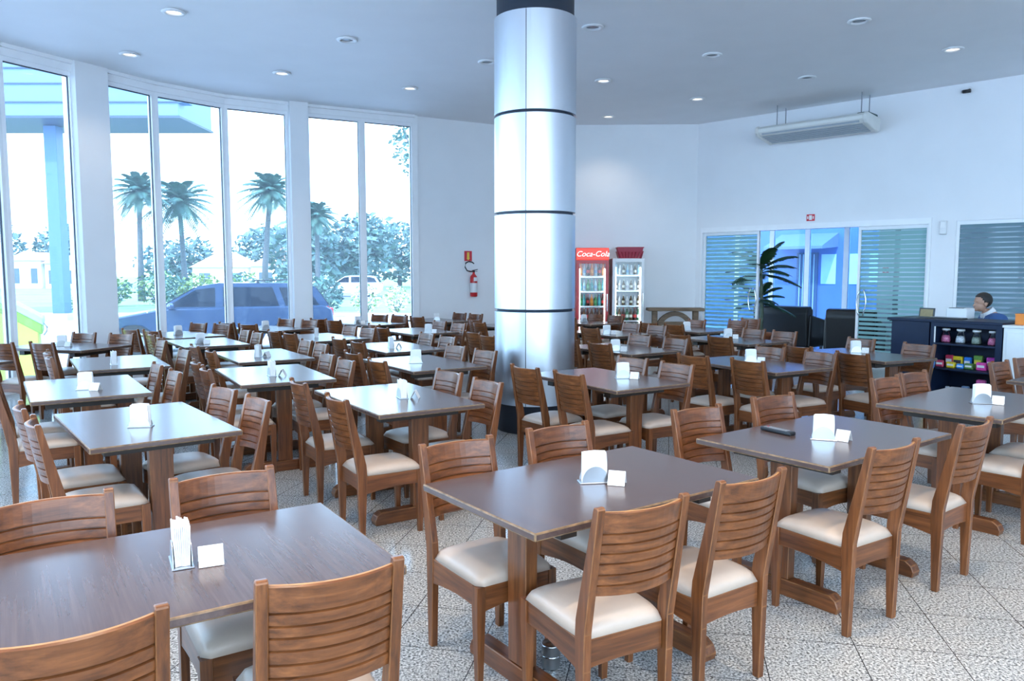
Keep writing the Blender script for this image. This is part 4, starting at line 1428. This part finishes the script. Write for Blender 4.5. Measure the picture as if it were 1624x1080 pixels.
# short hair: cap over the crown and the nape, clear of the face and ears
hm = MB()
rr = bmesh.ops.create_uvsphere(hm.bm, u_segments=32, v_segments=22, radius=1)
for v in rr['verts']:
    n_ = v.co.copy()
    v.co = Vector((n_.x * .0865, n_.y * .108 + .004, n_.z * .104 + 1.266))
kill = [v for v in hm.bm.verts if (v.co.y > .062 and v.co.z < 1.300) or (v.co.y > .03 and v.co.z < 1.262) or (v.co.z < 1.225 and v.co.y > -.02) or v.co.z < 1.165]
bmesh.ops.delete(hm.bm, geom=kill, context='VERTS')
for f in hm.bm.faces:
    f.smooth = True; f.material_index = hm.slot('hair')
ho = hm.build('hair', man)
so = ho.modifiers.new('thick', 'SOLIDIFY'); so.thickness = .012; so.offset = -1
jk = skin_part([V[0], V[1], V[2], (0, -.095, 1.05), (.155, -.125, 1.035), V[7], (.145, .20, .675), (-.155, -.125, 1.03), V[10], (-.145, .20, .675)],
               [(0, 1), (1, 2), (2, 3), (3, 4), (4, 5), (5, 6), (3, 7), (7, 8), (8, 9)], [.155, .155, 0.178, .145, .100, .062, .046, .098, .062, .046])
fuse([jk], None, .010, 'jacket', 'jacket', man, 4)
co = MB()
co.lathe([(.060, -.035), (.074, -.02), (.070, .030), (.063, .034), (.060, .0)], 'shirt', (0, 0, 0), 24)
bmesh.ops.transform(co.bm, matrix=Matrix.Translation((0, -.062, 1.105)) @ Matrix.Rotation(R(-38), 4, 'X') @ Matrix.Scale(1.16, 4), verts=co.bm.verts[:])
for sx in (-1, 1):
    co.prism([(sx * .004, 1.06), (sx * .055, 1.10), (sx * .062, 1.05), (sx * .020, 1.0)], 'Y', .0, .010, 'shirt')
co.build('shirt_collar', man)
tr = skin_part([V[0], V[12], V[13], (.115, .40, .09), V[15], V[16], (-.115, .40, .09)], [(0, 1), (1, 2), (2, 3), (0, 4), (4, 5), (5, 6)], [.145, .098, .072, .058, .098, .072, .058])
fuse([tr], None, .011, 'trousers', 'trouser', man, 4)
for sx in (-1, 1):
    b = MB(); b.prism([(.33, .001), (.56, .001), (.565, .03), (.52, .055), (.45, .085), (.34, .085)], 'X', sx * .115 - .042, sx * .115 + .042, 'black_leather', .012, 2); b.build('shoe', man)
t = empty('office_stool', (6.15, 10.05, 0), R(80), 'low black stool under the seated man behind the counter', 'stool')
MB().cyl((0, .02, .385), .19, .07, 'black_leather', n=32).build('seat', t)
MB().cyl((0, .02, .19), .03, .33, 'chrome', n=16).build('post', t)
m = MB(); m.lathe([(0, .001), (.20, .001), (.21, .012), (.05, .035), (0, .04)], 'black_plastic', (0, .02, 0), 28); m.build('foot', t)

# ---------------------------------------------------------------- outdoors
m = MB()
m.prism([(-140, 4), (-140, -40), (60, -40), (60, 4)], 'Z', -.30, -.06, 'paving')
m.prism([(-140, 4), (60, 4), (60, 30), (-140, 30)], 'Z', -.30, -.06, 'paving')
m.build('ground', kind='structure')
MB().prism([(-140, 30), (60, 30), (60, 47), (-140, 47)], 'Z', -.30, -.04, 'lawn').build('lawn', kind='structure')
MB().prism([(-140, 47), (60, 47), (60, 58), (-140, 58)], 'Z', -.30, -.05, 'asphalt').build('road', kind='structure')
MB().prism([(-260, 58), (160, 58), (160, 300), (-260, 300)], 'Z', -.30, -.04, 'lawn').build('lawn_far', kind='structure')
MB().box((-30, 29.85, -.02), (160, .3, .14), 'frame').build('kerb', kind='structure')

def car(name, loc, rz, paint, label):
    t = empty(name, loc, rz, label, 'car')
    hw = .86
    body = [(0, .36), (.02, .58), (.12, .70), (1.10, .90), (1.35, .95), (4.25, .99), (4.43, .90), (4.47, .60), (4.45, .34), (4.05, .24), (3.92, .45), (3.70, .60), (3.42, .60), (3.20, .45), (3.10, .24), (1.32, .24), (1.22, .45), (1.0, .60), (.74, .60), (.52, .45), (.42, .26), (.10, .28)]
    MB().prism(body, 'Y', -hw, hw, paint, .035, 2).build('body', t)
    cab = [(1.25, .93), (1.98, 1.40), (2.35, 1.465), (3.75, 1.455), (4.12, 1.38), (4.38, .97)]
    c = MB()
    n = len(cab)
    def ins(z):
        return .80 - (z - .93) * .26
    v0 = [c.bm.verts.new((x, -ins(z), z)) for x, z in cab]
    v1 = [c.bm.verts.new((x, ins(z), z)) for x, z in cab]
    fs = [c.bm.faces.new(v0[::-1]), c.bm.faces.new(v1)] + [c.bm.faces.new((v0[i], v0[(i + 1) % n], v1[(i + 1) % n], v1[i])) for i in range(n)]
    for f in fs:
        f.material_index = c.slot(paint)
    c.build('cabin', t)
    wins = [[(1.42, .985), (1.95, 1.335), (2.28, 1.375), (2.28, .985)], [(2.42, .985), (2.42, 1.38), (3.32, 1.375), (3.44, .985)], [(3.56, .985), (3.44, 1.37), (3.72, 1.36), (4.02, 1.28), (4.20, .985)]]
    for sy in (-1, 1):
        for wv in wins:
            b = MB()
            a = [b.bm.verts.new((x, sy * (ins(z) + .006), z)) for x, z in wv]
            a2 = [b.bm.verts.new((x, sy * (ins(z) - .010), z)) for x, z in wv]
            k2 = len(wv)
            fs = [b.bm.faces.new(a), b.bm.faces.new(a2[::-1])] + [b.bm.faces.new((a[i], a[(i + 1) % k2], a2[(i + 1) % k2], a2[i])) for i in range(k2)]
            for f in fs:
                f.material_index = b.slot('car_glass')
            b.build('side_window', t)
        b = MB(); b.sphere((1.52, sy * .93, 1.00), (.14, .18, .13), paint, 14); b.box((1.53, sy * .84, .98), (.06, .12, .03), paint); b.build('wing_mirror', t)
        b = MB(); b.sphere((.16, sy * .66, .66), (.30, .34, .13), 'chrome', 14); b.build('headlamp', t)
        b = MB(); b.box((4.42, sy * .70, .84), (.08, .22, .18), 'sign_red', 0, .02, 2); b.build('tail_lamp', t)
        for x in (.87, 3.56):
            b = MB(); b.cyl((x, sy * .78, .32), .32, .20, 'tyre', 'Y', n=32); wl_ = b.build('wheel', t)
            b = MB(); b.cyl((x, sy * .885, .32), .20, .012, 'rim', 'Y', n=24)
            for q in range(5):
                b.box((x, sy * .893, .32), (.36, .010, .035), 'rim', Matrix.Rotation(q * PI / 5, 4, 'Y'))
            b.build('rim', wl_)
    for pts, nm in (((1.30, .966, 1.93, 1.372), 'windscreen'), ((4.37, 1.0, 4.14, 1.345), 'rear_window')):
        x0, z0, x1, z1 = pts
        dx = .012 if nm == 'windscreen' else -.012
        b = MB()
        q0, q1 = ins(z0) - .06, ins(z1) - .05
        a = [b.bm.verts.new(p) for p in ((x0 - dx, -q0, z0 + .012), (x0 - dx, q0, z0 + .012), (x1 - dx, q1, z1 + .012), (x1 - dx, -q1, z1 + .012))]
        a2 = [b.bm.verts.new((v.co.x + dx * 1.5, v.co.y, v.co.z - .018)) for v in a]
        for f in [b.bm.faces.new(a), b.bm.faces.new(a2[::-1])] + [b.bm.faces.new((a[i], a[(i + 1) % 4], a2[(i + 1) % 4], a2[i])) for i in range(4)]:
            f.material_index = b.slot('car_glass')
        b.build(nm, t)
    b = MB(); b.prism([(2.9, 1.50), (3.0, 1.53), (3.9, 1.545), (4.18, 1.50), (4.1, 1.49), (3.8, 1.52), (3.0, 1.505)], 'Y', -.50, .50, 'car_glass', .004, 1); b.build('roof_rail', t)
    for sx in (3.05, 3.85):
        b = MB(); b.box((sx, 0, 1.478), (.05, .9, .05), 'car_glass'); b.build('rail_foot', t)
    return t
pc = car('parked_car', (-8.72, 15.9, -.06), R(17), 'car_blue', 'dark blue estate car parked close outside the windows')
pc.scale = (1.09, 1.0, 1.0)
car('parked_car', (-13.6, 54.0, -.05), R(4), 'car_white', 'small distant white car on the road beyond the lawn')

def leafy(name, x, y, h, rad, n, size, mat, label, cat, group, base=0., trunk=.0, bare=False):
    t = empty(name, (x, y, -.04), random.uniform(0, 6), label, cat, group)
    f = MB()
    scatter_leaves(f, (0, 0, h), rad, n, size, mat)
    if trunk:
        for _ in range(4):
            scatter_leaves(f, (random.uniform(-.6, .6) * rad[0], random.uniform(-.6, .6) * rad[1], h + random.uniform(-.5, .6) * rad[2]), tuple(r * .6 for r in rad), n // 8, size, mat)
    f.build('foliage', t)
    if trunk:
        b = MB()
        b.tube([(0, 0, 0), (.05, 0, h * .4), (0, .05, h)], trunk, 'bark', 10, [trunk, trunk * .75, trunk * .4])
        for q in range(5):
            a = q * 1.3
            b.tube([(0, 0, h * .55 + .1 * q), (math.cos(a) * rad[0] * .35, math.sin(a) * rad[1] * .35, h * .85), (math.cos(a) * rad[0] * .7, math.sin(a) * rad[1] * .7, h + rad[2] * .3)], trunk * .3, 'bark', 6, [trunk * .4, trunk * .25, trunk * .1])
        b.build('trunk', t)
    else:
        b = MB()
        for q in range(5):
            a = q * 1.26
            b.tube([(0, 0, 0), (math.cos(a) * rad[0] * .5, math.sin(a) * rad[1] * .5, h)], .02, 'bark', 5)
        b.build('stem', t)
    return t
def palm(x, y, h, fl, lean_, label, n=52):
    t = empty('palm_tree', (x, y, -.04), 0, label, 'palm', 'palms beyond the windows')
    b = MB()
    b.tube([(0, 0, 0), (lean_ * .2, 0, h * .35), (lean_ * .6, 0, h * .7), (lean_, 0, h)], .2, 'bark', 12, [.22, .16, .14, .13])
    b.build('trunk', t)
    for i in range(n):
        a = i * 2.39996
        el = R(78 - 118 * i / (n - 1))
        frond(t, (lean_, 0, h + .05), (math.cos(a) * math.cos(el), math.sin(a) * math.cos(el), math.sin(el)), fl * random.uniform(.8, 1.1), .42, fl * .27, 'leaf_mid', 22)
    return t
palm(-21.6, 45, 6.3, 1.75, .1, 'grey-trunked palm with full crown seen through the pane beside the first pier')
palm(-20.3, 48, 6.0, 2.4, -.2, 'second palm, its crown close behind the first mullion past the pier', 46)
palm(-13.8, 43, 6.1, 1.8, .5, 'leaning palm seen through the pane before the second pier')
palm(-12.3, 49, 5.2, 1.6, .0, 'smaller palm half hidden by the second window pier')
leafy('broadleaf_tree', -3.1, 30, 6.7, (1.9, 1.5, 1.9), 1100, .13, 'leaf_mid', 'airy leafy tree hanging into the top of the last window pane', 'tree', 'trees beyond the windows', trunk=.16)
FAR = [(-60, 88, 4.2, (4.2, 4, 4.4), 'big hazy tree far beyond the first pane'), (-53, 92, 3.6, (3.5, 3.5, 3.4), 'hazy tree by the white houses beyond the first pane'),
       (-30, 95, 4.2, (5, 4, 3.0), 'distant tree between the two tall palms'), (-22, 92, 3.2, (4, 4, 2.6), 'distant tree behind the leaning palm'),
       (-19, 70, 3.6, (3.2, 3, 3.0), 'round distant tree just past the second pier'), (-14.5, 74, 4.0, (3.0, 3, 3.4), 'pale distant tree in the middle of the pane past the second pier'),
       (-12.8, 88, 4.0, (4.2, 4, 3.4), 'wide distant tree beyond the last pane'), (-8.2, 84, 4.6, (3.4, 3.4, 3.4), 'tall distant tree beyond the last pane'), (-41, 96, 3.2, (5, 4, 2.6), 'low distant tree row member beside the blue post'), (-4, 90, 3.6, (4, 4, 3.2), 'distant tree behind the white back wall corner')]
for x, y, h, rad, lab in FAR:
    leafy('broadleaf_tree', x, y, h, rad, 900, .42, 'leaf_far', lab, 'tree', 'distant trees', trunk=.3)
BUSH = [(-19.6, 38, .8, (1.0, .8, .8), ['leaf_light', 'leaf_mid'], 'yellow-green shrub beside the first pier'), (-17.9, 39, .9, (1.1, .8, .9), ['leaf_mid', 'leaf_light'], 'mixed green shrub under the first palm'),
        (-16.4, 38, .7, (.9, .8, .8), ['leaf_mid'], 'blue green shrub behind the first mullion'), (-14.9, 37, .8, (1.1, .8, .8), ['leaf_light'], 'yellow-green shrub above the front of the parked car'),
        (-13.2, 38, .9, (1.2, .8, .9), ['leaf_mid', 'leaf_light'], 'leafy shrub above the parked car windscreen'), (-11.6, 39, .8, (1.0, .8, .9), ['leaf_mid'], 'blue green shrub above the parked car roof'),
        (-10.2, 37, .8, (.9, .7, .8), ['leaf_light', 'leaf_mid'], 'pale shrub beside the second pier'), (-7.05, 29.2, .85, (.85, .7, .72), ['leaf_mid'], 'dark rounded shrub on the lawn past the second pier')]
for x, y, h, rad, mt, lab in BUSH:
    leafy('garden_shrub', x, y, h, rad, 420, .13, mt, lab, 'shrub', 'shrubs on the lawn')
FLW = [(-12.4, 30.6, .55, (.65, .5, .5), 'white-flowering bush behind the parked car bonnet'), (-10.9, 31, .5, (.7, .5, .45), 'white-flowering bush behind the parked car roof'), (-9.6, 31, .5, (.6, .5, .45), 'white-flowering bush just before the second pier'),
       (-5.85, 31, .6, (.7, .5, .6), 'white-flowering bush next to the dark rounded shrub'), (-4.7, 31.5, .6, (.75, .5, .6), 'white-flowering bush in the last pane'), (-18.9, 33, .45, (.6, .5, .4), 'low white-flowering bush beside the first pier')]
for x, y, h, rad, lab in FLW:
    leafy('flowering_bush', x, y, h, rad, 380, .085, ['flower', 'flower', 'leaf_light'], lab, 'bush', 'white flowering bushes')

def house(x, y, w, h, label):
    t = empty('house', (x, y, -.04), 0, label, 'house', 'distant white houses')
    MB().box((0, 0, h / 2), (w, 5, h), 'house_wall').build('wall', t)
    MB().prism([(-w / 2 - .3, h), (w / 2 + .3, h), (0, h + w * .28)], 'Y', -2.8, 2.8, 'house_roof').build('roof', t)
    for q in (-.28, .28):
        MB().box((q * w, -2.51, h * .45), (w * .2, .06, h * .55), 'house_dark').build('window', t)
house(-55.5, 84, 3.6, 2.6, 'small white house furthest from the blue post')
house(-51.3, 84, 3.4, 2.9, 'white house between the two others near the blue post')
house(-47.6, 84, 3.2, 2.6, 'white house beside the blue canopy post')
house(-31.5, 86, 6.0, 2.2, 'low white house behind the two tall palms')
house(-24.0, 84, 7.0, 2.3, 'long low white house behind the leaning palm')

t = empty('entrance_canopy', (-11.0, 26, .32), 0, 'big blue grey forecourt canopy high outside the first panes', 'canopy')
MB().box((-14, 1.4, 7.4), (28, 2.8, 1.9), 'canopy_blue', 0, .02, 1).build('fascia', t)
MB().box((-14, 1.4, 6.42), (28.1, 2.9, .07), 'canopy_dark').build('lower_edge', t)
m = MB()
for z in (6.9, 7.5, 8.0):
    m.box((-14, -.03, z), (28, .05, .04), 'canopy_dark')
m.build('panel_joint', t)
MB().box((.12, .2, 7.35), (.35, .5, .95), 'canopy_post').build('end_box', t)
m = MB(); m.box((-5.0, 1.4, 3.0), (.44, .44, 6.74), 'canopy_post', 0, .01, 1); m.build('post', t)
m = MB(); m.box((-22, 1.4, 3.0), (.44, .44, 6.74), 'canopy_post', 0, .01, 1); m.build('post', t)
m = MB(); m.box((-5.0, 1.4, -.26), (.8, .8, .24), 'paving'); m.build('plinth', t)

# lime green covered stall just outside the first panes
t = empty('fabric_tent', (-7.92, 11.75, -.06), R(30), 'lime green fabric play tent standing outside the first window pane', 'tent')
SL = .66
def slab(x0, x1, z0, z1, d, mat, nm, bev=.02):
    # a layer whose top and bottom follow the falling roof line
    MB().prism([(x0, z0 - SL * x0 if z0 else 0), (x1, z0 - SL * x1 if z0 else 0), (x1, z1 - SL * x1), (x0, z1 - SL * x0)], 'Y', -d, d, mat, bev, 2).build(nm, t)
slab(-.62, .60, 0, 1.19, .50, 'lime', 'side_cloth')
slab(-.64, .645, 1.17, 1.33, .52, 'lime_dark', 'valance')
slab(-.66, .665, 1.325, 1.43, .54, 'lime_grey', 'roof_cloth')
m = MB(); m.tube([(.66, -.50, .93), (.71, -.53, .86), (.70, -.52, .80), (.66, -.50, .74)], .012, 'grey_plastic'); m.build('tie_cord', t)

# blue annexe across the lobby court
t = empty('annex_building', W(-.6, -8.2), WANG, 'blue painted building across the court behind the lobby glass', 'building')
MB().box((0, .3, 1.9), (16., .4, 4.0), 'annex_blue').build('wall', t)
MB().prism([(.1, 2.35), (-1.0, 2.28), (-1.0, 2.36), (.1, 2.75)], 'X', -1.55, .15, 'grey_plastic').build('awning', t)
f = MB().box((-.72, .08, 1.15), (.62, .06, 2.1), 'house_dark')
f = f.build('door', t)
m = MB()
for i in range(5):
    m.box((-.93 + .105 * i, .04, 1.2), (.016, .016, 1.9), 'frame')
m.build('door_bars', f)
for x in (-.10, .58, 1.25):
    MB().box((x, .09, 1.72), (.42, .03, .85), 'annex_pale').build('poster', t)
